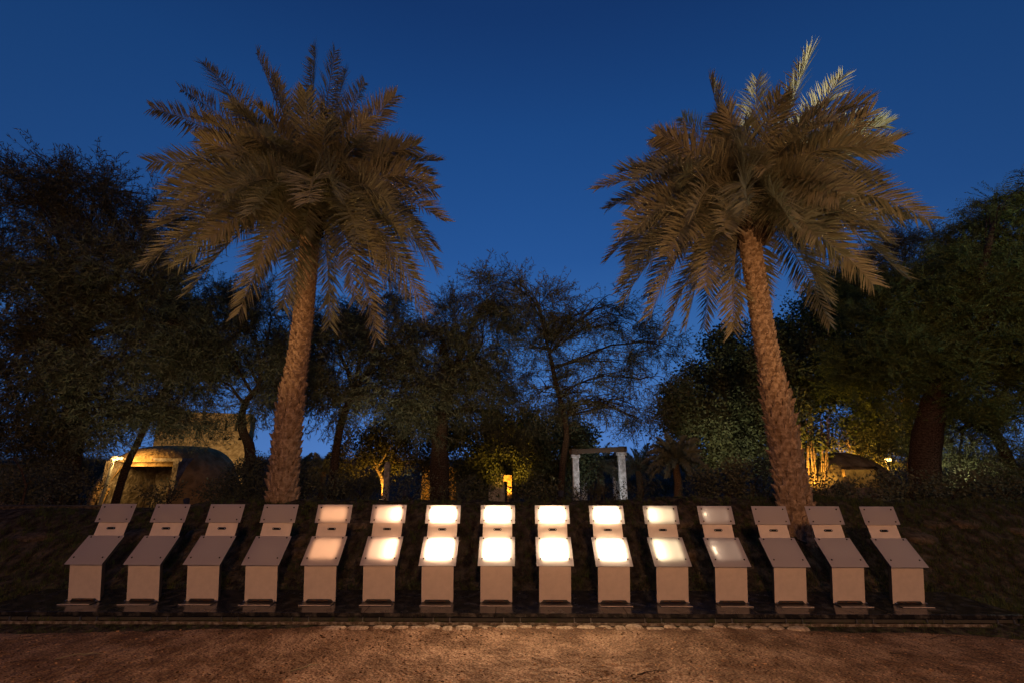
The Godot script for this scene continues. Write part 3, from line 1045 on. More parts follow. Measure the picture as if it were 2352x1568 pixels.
func background_trees() -> void:
	var park := "park trees behind the bank"
	tree("feathery_tree", "big dark feathery tree filling the left edge behind the bank", [[150, 1150, 12.5, .3], [165, 1000, 12.5, .26], [180, 860, 12.5, .2], [190, 760, 12.5, .16]],
		[[90, 480, 12.5, 130, 95], [215, 450, 12.8, 115, 85], [310, 520, 13, 80, 85], [60, 640, 12.3, 120, 60], [190, 660, 12, 170, 110], [330, 690, 12.5, 120, 110], [80, 790, 12, 130, 110], [230, 820, 12.4, 130, 95], [110, 930, 12, 150, 85], [225, 950, 12.4, 80, 50], [20, 1000, 11.6, 90, 70], [410, 650, 13.2, 70, 60], [420, 760, 13.2, 70, 50]],
		"fine_spray", "leaf_fine", 45.0, 1.0, 0.55, "tree_bark", 12, 1, park)
	tree("slanting_tree", "slim slanting tree whose dark trunk crosses the left mud dome", [[262, 1165, 14, .11], [290, 1075, 14, .1], [330, 990, 14, .085], [372, 900, 14, .06]],
		[[400, 920, 14, 90, 50], [340, 965, 14.5, 70, 30], [440, 965, 14.5, 60, 26], [430, 860, 14, 70, 45]], "fine_spray", "leaf_fine", 40.0, 0.95, 0.4, "tree_bark", 10, 2, park)
	tree("forked_tree", "forked tree with curved bare trunk left of the tall palm", [[572, 1090, 15, .15], [575, 1040, 15, .16], [556, 985, 15, .12], [562, 930, 15, .1], [595, 888, 15, .08]],
		[[560, 800, 15, 120, 70], [450, 800, 15, 90, 75], [640, 850, 15, 90, 60], [500, 720, 15.5, 110, 60], [620, 720, 15.5, 90, 55], [600, 905, 15, 60, 32], [440, 880, 15, 60, 30]], "fine_spray", "leaf_fine", 46.0, 1.0, 0.55, "tree_bark", 11, 3, park)
	tree("drooping_tree", "drooping dark tree between the tall palm and the middle of the park", [[764, 1150, 13.5, .14], [770, 1060, 13.5, .125], [785, 970, 13.5, .11], [812, 900, 13.5, .09]],
		[[800, 830, 13.5, 110, 90], [900, 790, 13.5, 110, 85], [730, 760, 14, 80, 70], [880, 900, 13.5, 110, 60], [760, 930, 13.5, 70, 50], [960, 880, 14, 70, 60], [840, 700, 14, 100, 50]], "fine_spray", "leaf_fine", 34.0, 1.0, 0.7, "tree_bark", 11, 4, park)
	tree("thick_trunk_tree", "broad tree with thick dark trunk in the middle of the park", [[1012, 1150, 14.5, .32], [1010, 1060, 14.5, .28], [1015, 960, 14.5, .22], [1040, 860, 14.5, .16]],
		[[1010, 830, 14.5, 110, 90], [1110, 770, 14.5, 95, 80], [1130, 680, 15, 75, 55], [1060, 900, 14.5, 110, 70], [960, 930, 14.5, 80, 60], [1150, 880, 14.8, 80, 60], [1040, 740, 15, 70, 60], [1190, 960, 15, 70, 30]], "fine_spray", "leaf_fine", 35.0, 0.95, 0.6, "tree_bark", 14, 5, park)
	tree("spreading_tree", "airy spreading tree with forked trunk left of the white pergola", [[1288, 1150, 13.5, .11], [1294, 1060, 13.5, .1], [1302, 985, 13.5, .09], [1280, 890, 13.5, .07], [1262, 810, 13.5, .05]],
		[[1240, 700, 13.5, 90, 55], [1330, 720, 13.5, 95, 45], [1420, 760, 13.5, 75, 38], [1505, 800, 13.5, 72, 24], [1380, 830, 13.5, 100, 45], [1470, 870, 13.5, 75, 26], [1330, 900, 13.5, 90, 40], [1430, 930, 13.5, 80, 34], [1220, 800, 13.8, 80, 55], [1250, 900, 14, 60, 45], [1170, 650, 14, 60, 30], [1400, 700, 14, 50, 26], [1470, 960, 13.5, 40, 24]], "fine_spray", "leaf_fine", 31.0, 0.85, 0.45, "tree_bark", 13, 6, park)
	tree("round_dark_tree", "low round tree with yellow uplit stems in the middle distance", [[884, 1150, 19, .1], [880, 1105, 19, .09], [866, 1075, 19, .07]],
		[[870, 1020, 19, 85, 45], [950, 1000, 19, 80, 50], [820, 1050, 19, 45, 32], [930, 1060, 19.5, 60, 26]], "broad_spray", "leaf_warm", 60.0, 0.8, 0.1, "palm_bark", 8, 7, park)
	tree("round_dark_tree", "clipped looking dense dark tree behind the white pergola column", [[1250, 1150, 18, .12], [1250, 1080, 18, .1]],
		[[1090, 1030, 19, 90, 60], [1190, 1020, 18.5, 80, 60], [1270, 1010, 18, 75, 55], [1325, 1010, 18, 38, 50], [1150, 1085, 19, 90, 34], [1260, 1085, 18, 70, 40]], "broad_spray", "leaf_broad", 70.0, 1.0, 0.1, "tree_bark", 8, 8, park)
	tree("broadleaf_tree", "dense rounded broadleaf tree behind the leaning palm trunk", [[1690, 1150, 14.5, .2], [1690, 1060, 14.5, .18], [1700, 960, 14.5, .15]],
		[[1612, 930, 14.5, 72, 58], [1602, 975, 14.3, 55, 40], [1660, 870, 14.5, 85, 60], [1700, 820, 14.8, 80, 70], [1680, 950, 14.2, 100, 75], [1665, 1030, 14.5, 50, 32], [1790, 860, 14.5, 90, 90], [1760, 980, 14.2, 90, 80], [1558, 935, 14.5, 24, 36]], "broad_spray", "leaf_broad", 85.0, 0.9, 0.1, "tree_bark", 8, 9, park)
	tree("stem_clump_tree", "leafy tree on many thin pale stems left of the lit hut", [[1880, 1150, 14, .07], [1872, 1040, 14, .06], [1860, 940, 14, .05]],
		[[1860, 800, 14.5, 90, 110], [1880, 920, 14, 80, 60], [1940, 860, 14, 90, 80], [1890, 690, 15, 70, 80]], "broad_spray", "leaf_green", 70.0, 0.85, 0.2, "tree_bark", 9, 10, park)
	tree("giant_tree", "huge green feathery tree rising at the right edge of the park", [[2128, 1150, 11.5, .34], [2125, 1050, 11.5, .32], [2140, 950, 11.5, .28], [2170, 840, 11.5, .2]],
		[[2320, 560, 11.5, 110, 100], [2230, 640, 11.3, 120, 80], [2340, 680, 11, 110, 90], [2130, 700, 11.5, 110, 70], [2040, 740, 11.8, 100, 70], [2240, 770, 11.2, 130, 90], [2100, 830, 11.5, 130, 80], [2340, 830, 11, 90, 90], [1990, 830, 12, 90, 80], [2230, 900, 11.2, 120, 60], [2290, 480, 11.8, 60, 36], [2345, 450, 11.8, 40, 40], [2000, 660, 12.5, 80, 50]],
		"feather_spray", "leaf_green", 95.0, 0.95, 0.6, "tree_bark", 11, 11, park)
	tree("thin_crowned_tree", "thin crowned tree seen against the sky right of the leaning palm", [[2090, 1100, 17, .16], [2085, 900, 17, .12], [2080, 700, 17, .08]],
		[[2090, 560, 17, 75, 40], [2020, 600, 17, 70, 45], [2150, 600, 17, 60, 45], [1950, 650, 17, 70, 50], [2070, 640, 17, 80, 40]], "fine_spray", "leaf_fine", 36.0, 1.0, 0.3, "tree_bark", 12, 12, park)
	tree("low_right_tree", "dark low branching tree under the giant one at the right edge", [[2330, 1150, 12, .16], [2320, 1060, 12, .14], [2270, 960, 12, .1]],
		[[2300, 1060, 12, 90, 50], [2200, 990, 12.3, 60, 45], [2345, 960, 12, 60, 50], [2200, 1080, 12.5, 70, 45], [2060, 960, 13.5, 80, 60], [2060, 1000, 16.3, 60, 60]], "fine_spray", "leaf_broad", 60.0, 0.9, 0.4, "tree_bark", 9, 13, park)
	tree("uplit_bush", "tall bush lit amber from below behind the grey hut", [[1985, 1140, 16.4, .08], [1980, 1080, 16.4, .06], [1975, 1040, 16.4, .05]],
		[[1955, 1000, 16.4, 36, 40], [1990, 1010, 16.5, 40, 45], [2025, 1045, 16.5, 36, 30]], "broad_spray", "leaf_warm", 60.0, 0.7, 0.1, "palm_bark", 8, 14, park)
	# a bare sapling and the pale thin stems
	var s := thing("bare_sapling", "small bare forked sapling at the far left of the bank", "tree", Vector3.ZERO)
	var st := begin()
	var a := [spot(50, 1168, 9.0), spot(60, 1120, 9.0), spot(50, 1085, 9.0), spot(36, 1062, 9.0), spot(30, 1050, 9.0)]
	s.position = a[0]
	var rel := []
	for p in a: rel.append(p - a[0])
	tube(st, rel, [0.022, 0.018, 0.014, 0.009, 0.004], 6)
	part("trunk", done(st), M.tree_bark, s)
	for b in [[1, 82, 1095], [1, 72, 1108], [2, 62, 1068], [3, 22, 1058]]:
		st = begin()
		limb(st, rel[b[0]], spot(b[1], b[2], 9.0) - a[0], 0.012, 0.004, 0.1)
		part("branch", done(st), M.tree_bark, s)
	rng.seed = 99
	var cl := thing("stem_clump", "clump of thin upright pale stems lit yellow beside the hut", "plant", spot(1880, 1140, 13.0))
	for k in 26:
		var x := rnd(1795, 1905)
		var top := rnd(890, 1000)
		var lean := rnd(-25, 25)
		var p := [spot(x, 1150, 13.0 + rnd(0, 1.5)), spot(x + lean * 0.4, 1060, 13.3), spot(x + lean, top, 13.5)]
		st = begin()
		tube(st, [p[0] - cl.position, p[1] - cl.position, p[2] - cl.position], [0.022, 0.017, 0.01], 5)
		part("stem", done(st), M.palm_bark, cl)
	small_palm("small palm with a short trunk against the blue sky gap", 1552, 1062, 12.4, 70, 0.1, 40, 31)
	small_palm("small stemless palm between the pergola columns", 1378, 1078, 19.0, 62, 0.14, 22, 32)
	small_palm("small palm just right of the pergola", 1468, 1080, 19.0, 62, 0.14, 22, 33)
	small_palm("small grey green palm right of the tall palm trunk", 742, 1085, 20.0, 48, 0.13, 22, 34)
	small_palm("small palm half hidden behind the tall palm trunk", 694, 1085, 21.0, 46, 0.13, 22, 35)
	# shrubs along the bank
	var g := "shrubs along the top of the bank"
	var list := [
		["low dark shrub at the far left end of the bank", [[30, 1140, 9.5, 60, 26], [110, 1130, 10, 55, 28]]],
		["dark rounded shrub left of the street lamp", [[120, 1115, 11, 50, 34], [175, 1125, 11.5, 40, 24]]],
		["bushy shrub growing in the doorway of the mud dome", [[385, 1136, 12, 30, 18], [350, 1146, 12, 20, 10]]],
		["dark shrub at the right foot of the mud dome", [[500, 1134, 13, 30, 20], [555, 1112, 13, 36, 40]]],
		["dense hedge like shrub left of the tall palm foot", [[590, 1100, 13, 45, 46], [560, 1130, 12, 60, 26]]],
		["dark shrub right of the tall palm foot", [[720, 1125, 12, 50, 32], [690, 1110, 13, 30, 30]]],
		["wide dark shrub before the uplit tree", [[820, 1122, 14, 60, 30], [770, 1120, 13, 40, 24]]],
		["thin shrub before the middle park house", [[945, 1128, 12, 40, 20], [1080, 1125, 12, 50, 22]]],
		["shrub before the yellow pillar", [[1235, 1128, 11.5, 50, 20]]],
		["climbing shrub round the pergola column feet", [[1350, 1132, 14, 40, 13], [1400, 1134, 14, 22, 12]]],
		["low shrub right of the pergola", [[1478, 1128, 13, 30, 14]]],
		["brown twiggy shrub left of the leaning palm foot", [[1660, 1110, 10, 55, 42], [1735, 1105, 10, 60, 50], [1620, 1128, 10, 40, 20]]],
		["dark hedge below the lit hut", [[1910, 1134, 10, 60, 18], [1990, 1130, 10, 60, 20], [1862, 1124, 11, 22, 22]]],
		["dark shrub right of the lit hut", [[2085, 1122, 10, 65, 28]]],
		["low dark shrub below the giant tree", [[2180, 1120, 10, 60, 32]]],
		["far dark hedge seen between and beside the pergola columns", [[1300, 1112, 27, 60, 26], [1390, 1112, 28, 60, 24], [1480, 1116, 27, 60, 22], [1600, 1112, 27, 70, 26]]],
		["far dark hedge behind the left street lamp", [[120, 1085, 26, 70, 36], [215, 1090, 26, 60, 34], [600, 1085, 26, 70, 30]]],
		["far dark hedge between the tall palm and the uplit tree", [[720, 1100, 26, 70, 30], [840, 1112, 25, 60, 24]]],
		["shrub at the far right end of the bank", [[2290, 1118, 10, 80, 36]]]]
	for k in list.size():
		shrub("shrub", list[k][0], list[k][1], "broad_spray", "leaf_shrub", 75.0, 0.55, "shrub", g, k + 1)

# ---------------------------------------------------------------- buildings and lamps
func dome_mesh(rx: float, h: float, rz: float, power: float, skip: Callable, thick: float) -> ArrayMesh:
	# an uneven rounded shell standing on the ground; skip(a, y) leaves an opening
	var st := begin()
	st.set_smooth_group(0)
	var n := 64
	var m := 26
	var at := func(i: int, j: int, inner: float) -> Vector3:
		var a := TAU * i / n
		var v := float(j) / m
		var y := h * sin(v * PI / 2)
		var r := pow(maxf(cos(v * PI / 2), 0.0), power)
		var w := 1.0 + 0.05 * noise.get_noise_2d(cos(a) * 30 + 50, sin(a) * 30 + v * 40)
		return Vector3(cos(a) * (rx - inner) * r * w, y * (1.0 - inner / h * 0.9), sin(a) * (rz - inner) * r * w)
	for i in n:
		for j in m:
			var p: Vector3 = at.call(i, j, 0.0)
			var c: Vector3 = (p + at.call(i + 1, j + 1, 0.0)) / 2.0
			if skip.call(c): continue
			quad(st, p, at.call(i + 1, j, 0.0), at.call(i + 1, j + 1, 0.0), at.call(i, j + 1, 0.0), p)
			quad(st, at.call(i, j, thick), at.call(i + 1, j, thick), at.call(i + 1, j + 1, thick), at.call(i, j + 1, thick), -p)
	return done(st)

func lamp(label: String, head: Vector3, base: Vector3, energy: float, c: Color, size: float, glow_energy: float) -> void:
	var o := thing("street_lamp", label, "street lamp", base, 0.0, "street lamps in the park")
	var h := head - base
	var st := begin()
	tube(st, [Vector3.ZERO, h * 0.5, h], [0.055, 0.05, 0.045], 10)
	box(st, Vector3(0, 0.02, 0), Vector3(0.2, 0.04, 0.2), Basis(), 0.01)
	part("pole", done(st), M.lamp_post, o)
	st = begin()
	box(st, h + Vector3(size * 0.3, 0.065, 0), Vector3(size * 0.9, 0.03, size * 0.5), Basis(), 0.01)
	part("lamp_hood", done(st), M.lamp_post, o)
	st = begin()
	lathe(st, h + Vector3(size * 0.35, -0.03, 0), [Vector2(size * 0.1, -0.035), Vector2(size * 0.35, -0.03), Vector2(size * 0.5, 0.0), Vector2(size * 0.5, 0.05)], 14)
	var key := "lamp_glow_%s" % str(glow_energy)
	if not M.has(key): glow(key, c, glow_energy)
	part("lamp_glass", done(st), M[key], o)
	var l := OmniLight3D.new()
	l.name = "lamp_light"
	l.light_color = c
	l.light_energy = energy
	l.light_size = size * 0.5
	l.omni_range = 60.0
	l.omni_attenuation = 2.0
	l.shadow_enabled = true
	l.position = h + Vector3(size * 0.35, -0.03, 0.0)
	o.add_child(l, true)

func uplight(label: String, at: Vector3, aim_at: Vector3, energy: float, c: Color, angle := 50.0) -> void:
	# a small ground spotlight: a tilted can with a glowing lens
	var o := thing("ground_spotlight", label, "spotlight", at, 0.0, "ground spotlights in the park")
	var dir := (aim_at - at).normalized()
	var st := begin()
	tube(st, [Vector3(0, 0.02, 0), Vector3(0, 0.1, 0)], [0.02, 0.015], 8)
	tube(st, [Vector3(0, 0.12, 0) - dir * 0.07, Vector3(0, 0.12, 0) + dir * 0.07], [0.045, 0.06], 12)
	part("lamp_can", done(st), M.dark_metal, o)
	st = begin()
	tube(st, [Vector3(0, 0.12, 0) + dir * 0.071, Vector3(0, 0.12, 0) + dir * 0.078], [0.05, 0.05], 12)
	if not M.has("spot_glow"): glow("spot_glow", lin(1, 0.6, 0.2), 6.0)
	part("lamp_lens", done(st), M.spot_glow, o)
	var l := SpotLight3D.new()
	l.name = "spot_light"
	l.light_color = c
	l.light_energy = energy
	l.light_size = 0.05
	l.spot_range = 40.0
	l.spot_attenuation = 2.0
	l.spot_angle = angle
	l.spot_angle_attenuation = 0.6
	l.shadow_enabled = true
	o.add_child(l, true)
	l.position = Vector3(0, 0.12, 0) + dir * 0.1
	l.look_at_from_position(o.position + l.position, o.position + l.position + dir * 2.0, Vector3.UP if absf(dir.y) < 0.95 else Vector3.RIGHT)

func wall_box(o: Node3D, called: String, c: Vector3, s: Vector3, m: Material, b := Basis()) -> void:
	var st := begin()
	box(st, c - o.position, s, b, 0.015)
	part(called, done(st), m, o)

func hollow_wall(o: Node3D, c: Vector3, s: Vector3, m: Material, holes: Array) -> void:
	# four walls and a roof round an empty room, with openings cut through
	var w := CSGBox3D.new()
	w.name = "wall"
	w.size = s
	w.position = c
	w.material = m
	w.material_override = m
	o.add_child(w, true)
	var cuts := [[c, s - Vector3(0.6, 0.5, 0.6)]] + holes
	for q in cuts:
		var b := CSGBox3D.new()
		b.name = "opening"
		b.operation = CSGShape3D.OPERATION_SUBTRACTION
		b.size = q[1]
		b.material = m
		w.add_child(b, true)
		b.position = q[0] - c

func background_buildings() -> void:
	# left mud dome with a square recessed entrance
	var d := 20.0
	var c := spot(388, 1160, d)
	var foot := Vector3(c.x, ground_at(c.x, -d) - 0.1, -d)
	var dome := thing("mud_dome", "rounded mud plaster dome with dark square entrance, left", "building", foot)
	var top := spot(388, 1026, d).y - foot.y
	var rx := 2.55
	var hole := func(p: Vector3) -> bool: return p.z > 0.0 and p.x > -1.02 and p.x < 1.35 and p.y < 1.93
	part("shell", dome_mesh(rx, top, 2.6, 0.56, hole, 0.25), M.mud_plaster, dome)
	var st := begin()
	box(st, Vector3(-1.12, 0.95, 0.8), Vector3(0.2, 2.0, 2.5))
	box(st, Vector3(1.45, 0.95, 0.8), Vector3(0.2, 2.0, 2.5))
	box(st, Vector3(0.165, 2.0, 0.7), Vector3(2.77, 0.12, 2.4))
	part("entrance_frame", done(st), M.grey_plaster, dome)
	st = begin()
	box(st, Vector3(0.165, 0.93, -0.4), Vector3(2.36, 1.98, 0.1))
	part("recessed_wall", done(st), M.grey_plaster, dome)
	st = begin()
	box(st, Vector3(0.3, 0.8, -0.32), Vector3(0.9, 1.6, 0.06))
	part("door", done(st), M.timber, dome)
	# tower behind
	var tp := spot(545, 1060, 40.0)
	var tb := Basis(Vector3.UP, 0.45)
	var tow := thing("fort_tower", "square pale fort tower with slots under its rim", "building", Vector3(tp.x - 3.0, -1.4, -40.0), 0.0)
	tow.basis = tb
	var th := spot(500, 950, 38.0).y + 1.4
	var holes := []
	for k in 9: holes.append([Vector3(-3.0 + k * 0.75, th - 0.95, 1.3), Vector3(0.17, 0.8, 0.9)])
	for k in 6: holes.append([Vector3(-2.6 + k * 1.05, th - 2.0, 1.3), Vector3(0.24, 0.24, 0.9)])
	hollow_wall(tow, Vector3(0, th / 2, -2.0), Vector3(6.6, th, 6.6), M.mud_plaster, holes)
	st = begin()
	box(st, Vector3(0, th + 0.06, -2.0), Vector3(6.8, 0.12, 6.8), Basis(), 0.03)
	part("rim", done(st), M.mud_plaster, tow)
	# beige garden wall at the far left
	var gw := thing("garden_wall", "long beige garden wall at the far left behind the shrubs", "wall", spot(60, 1130, 17.0))
	wall_box(gw, "wall", (spot(-300, 1110, 17.0) + spot(130, 1110, 17.0)) / 2 + Vector3(0, -0.4, 0), Vector3(7.0, 1.9, 0.3), M.mud_plaster)
	wall_box(gw, "coping", (spot(-300, 1110, 17.0) + spot(130, 1110, 17.0)) / 2 + Vector3(0, 0.58, 0), Vector3(7.1, 0.08, 0.4), M.mud_plaster)
	# low kerb wall along the bank, left
	var lw := thing("low_wall", "low pale kerb along the bank top at the left", "wall", spot(100, 1168, 8.1))
	wall_box(lw, "kerb_block", spot(60, 1172, 8.1), Vector3(2.6, 0.12, 0.2), M.rock)
	# pergola
	var pg := thing("pergola", "white pergola of four columns under dark timber beams", "pergola", spot(1376, 1145, 17.0))
	pg.position.y = ground_at(pg.position.x, -17.0)
	var cols := [[1322, 1042, 16.5], [1428, 1036, 16.2], [1413, 1052, 19.5], [1340, 1056, 19.5]]
	for q in cols:
		var t := spot(q[0], q[1], q[2])
		var b := Vector3(t.x, ground_at(t.x, t.z), t.z)
		st = begin()
		var hgt := t.y - b.y
		box(st, Vector3(0, hgt / 2, 0) + b - pg.position, Vector3(0.23, hgt, 0.23), Basis(), 0.02)
		box(st, Vector3(0, hgt - 0.06, 0) + b - pg.position, Vector3(0.31, 0.12, 0.31), Basis(), 0.015)
		part("column", done(st), M.pale_plaster, pg)
	for q in [[0, 1], [1, 2], [0, 3], [3, 2]]:
		var a := spot(cols[q[0]][0], cols[q[0]][1], cols[q[0]][2]) + Vector3(0, 0.09 - 0.004 * q[0], 0) - pg.position
		var b := spot(cols[q[1]][0], cols[q[1]][1], cols[q[1]][2]) + Vector3(0, 0.09 - 0.004 * q[0], 0) - pg.position
		var dir := (b - a).normalized()
		a -= dir * 0.2
		b += dir * 0.2
		st = begin()
		var x := dir.cross(Vector3.UP).normalized()
		box(st, (a + b) / 2, Vector3(0.2, 0.17, (a - b).length()), Basis(x, x.cross(-dir).normalized() * -1.0, -dir), 0.01)
		part("beam", done(st), M.timber, pg)
	# white post, park house, yellow pillar, white wall
	var wp := thing("white_post", "white square post beside the uplit tree stems", "post", spot(886, 1150, 18.0))
	wp.position.y = ground_at(wp.position.x, -18.0)
	var wt := spot(886, 1066, 18.0).y - wp.position.y
	st = begin()
	box(st, Vector3(0, wt / 2, 0), Vector3(0.2, wt, 0.2), Basis(), 0.015)
	box(st, Vector3(0, wt + 0.04, 0), Vector3(0.15, 0.1, 0.15), Basis(), 0.02)
	part("shaft", done(st), M.pale_plaster, wp)
	var ph := thing("park_house", "tan house with small square windows behind the thick trunk", "building", spot(1000, 1150, 24.0))
	ph.position.y = ground_at(ph.position.x, -24.0)
	var hh := spot(1000, 1072, 24.0).y - ph.position.y
	holes = []
	for q in [[0.62, hh - 0.95], [0.62, hh - 0.4], [-0.3, hh - 0.4]]:
		holes.append([Vector3(q[0], q[1], -0.1), Vector3(0.28, 0.34, 0.8)])
		st = begin()
		box(st, Vector3(q[0], q[1], -0.26), Vector3(0.28, 0.34, 0.03))
		part("window", done(st), M.timber, ph)
	hollow_wall(ph, Vector3(0.15, hh / 2, -1.6), Vector3(1.75, hh, 3.0), M.mud_plaster, holes)
	var ph2 := thing("park_house", "dim tan house with two windows left of the white wall", "building", spot(1080, 1150, 23.0))
	ph2.position.y = ground_at(ph2.position.x, -23.0)
	hh = spot(1080, 1070, 23.0).y - ph2.position.y
	holes = []
	for q in [[0.05, hh - 0.45], [0.05, hh - 1.0], [1.1, hh - 0.45]]:
		holes.append([Vector3(q[0], q[1], -0.3), Vector3(0.3, 0.32, 0.8)])
		st = begin()
		box(st, Vector3(q[0], q[1], -0.46), Vector3(0.3, 0.32, 0.03))
		part("window", done(st), M.timber, ph2)
	hollow_wall(ph2, Vector3(0.6, hh / 2, -1.8), Vector3(2.4, hh, 3.0), M.grey_plaster, holes)
	var ww := thing("white_wall", "short white wall left of the yellow lit pillar", "wall", spot(1142, 1150, 18.0))
	ww.position.y = ground_at(ww.position.x, -18.0)
	var wh := spot(1142, 1086, 18.0).y - ww.position.y
	st = begin()
	box(st, Vector3(0, wh / 2, -0.2), Vector3(0.62, wh, 0.25), Basis(), 0.02)
	part("wall", done(st), M.pale_plaster, ww)
	var yp := thing("lit_pillar", "bright yellow lit pillar with a bracket shaped head", "pillar", spot(1170, 1150, 17.0))
	yp.position.y = ground_at(yp.position.x, -17.0)
	var yh := spot(1170, 1090, 17.0).y - yp.position.y
	st = begin()
	box(st, Vector3(0.02, yh / 2, 0), Vector3(0.16, yh, 0.16), Basis(), 0.012)
	part("shaft", done(st), M.mud_plaster, yp)
	st = begin()
	box(st, Vector3(-0.045, yh - 0.1, 0), Vector3(0.3, 0.22, 0.2), Basis(), 0.012)
	part("head", done(st), M.mud_plaster, yp)
	# right hut: grey rounded shell with an opening through to a lit inside
	d = 14.0
	c = spot(1945, 1150, d)
	foot = Vector3(c.x, ground_at(c.x, -d) - 0.1, -d)
	var hut := thing("grey_hut", "grey rounded hut with square opening lit yellow inside, right", "building", foot)
	top = spot(1920, 1035, d).y - foot.y
	var k1 := spot(1910, 1066, d).y - foot.y
	var k0 := spot(1910, 1108, d).y - foot.y
	var opening := func(p: Vector3) -> bool: return p.z > 0.0 and p.x > -0.55 and p.x < 0.5 and p.y < k1 and p.y > k0
	part("shell", dome_mesh(1.6, top, 1.3, 1.0, opening, 0.12), M.grey_plaster, hut)
	st = begin()
	box(st, Vector3(-0.1, (k0 + k1) / 2, -0.35), Vector3(0.9, k1 - k0 + 0.3, 0.05))
	part("inner_wall", done(st), M.mud_plaster, hut)
	# street lamps in view, spotlights at lit things, one added at the pergola
	var warm := lin(1.0, 0.58, 0.18)
	var h1 := spot(262, 1054, 17.3)
	var b1 := spot(225, 1185, 17.3)
	b1.y = ground_at(b1.x, -17.3)
	lamp("lit street lamp on a slanting pole beside the left mud dome", h1, b1, 7.5, warm, 0.34, 9.0)
	var h2 := spot(2036, 1051, 15.0)
	var b2 := Vector3(h2.x + 0.3, ground_at(h2.x, -15.0), -15.0)
	lamp("small lit street lamp right of the grey hut", h2, b2, 1.6, warm, 0.2, 9.0)
	var amber := lin(1.0, 0.5, 0.06)
	var u := func(px: float, d0: float) -> Vector3:
		var q := spot(px, 1150, d0)
		return Vector3(q.x, ground_at(q.x, -d0), -d0)
	uplight("ground spotlight under the uplit tree", u.call(876, 18.4), spot(866, 1040, 19.2), 7.0, amber, 60)
	uplight("ground spotlight at the yellow pillar", u.call(1174, 16.2), spot(1170, 1100, 17.0), 6.0, amber, 40)
	uplight("added cool white ground spotlight between the pergola columns", u.call(1385, 15.0), spot(1400, 1060, 16.8), 1.3, lin(0.85, 0.92, 1.0), 60)  # added to whiten the columns, no such lamp is in view
	uplight("ground spotlight at the park house", u.call(985, 22.3), spot(990, 1100, 24.0), 3.0, amber, 55)
	uplight("ground spotlight behind the grey hut", u.call(1968, 15.7), spot(1975, 985, 16.3), 42.0, amber, 60)
	uplight("ground spotlight before the fort tower", u.call(480, 33.0), spot(500, 980, 38.0), 50.0, lin(1.0, 0.74, 0.42), 55)
	uplight("ground spotlight inside the grey hut", u.call(1962, 13.75) + Vector3(0, 0.35, 0.0), spot(1930, 1080, 14.35), 1.2, lin(1.0, 0.55, 0.12), 70)
	uplight("ground spotlight among the pale stems", u.call(1866, 12.8), spot(1872, 1020, 13.4), 8.0, amber, 50)

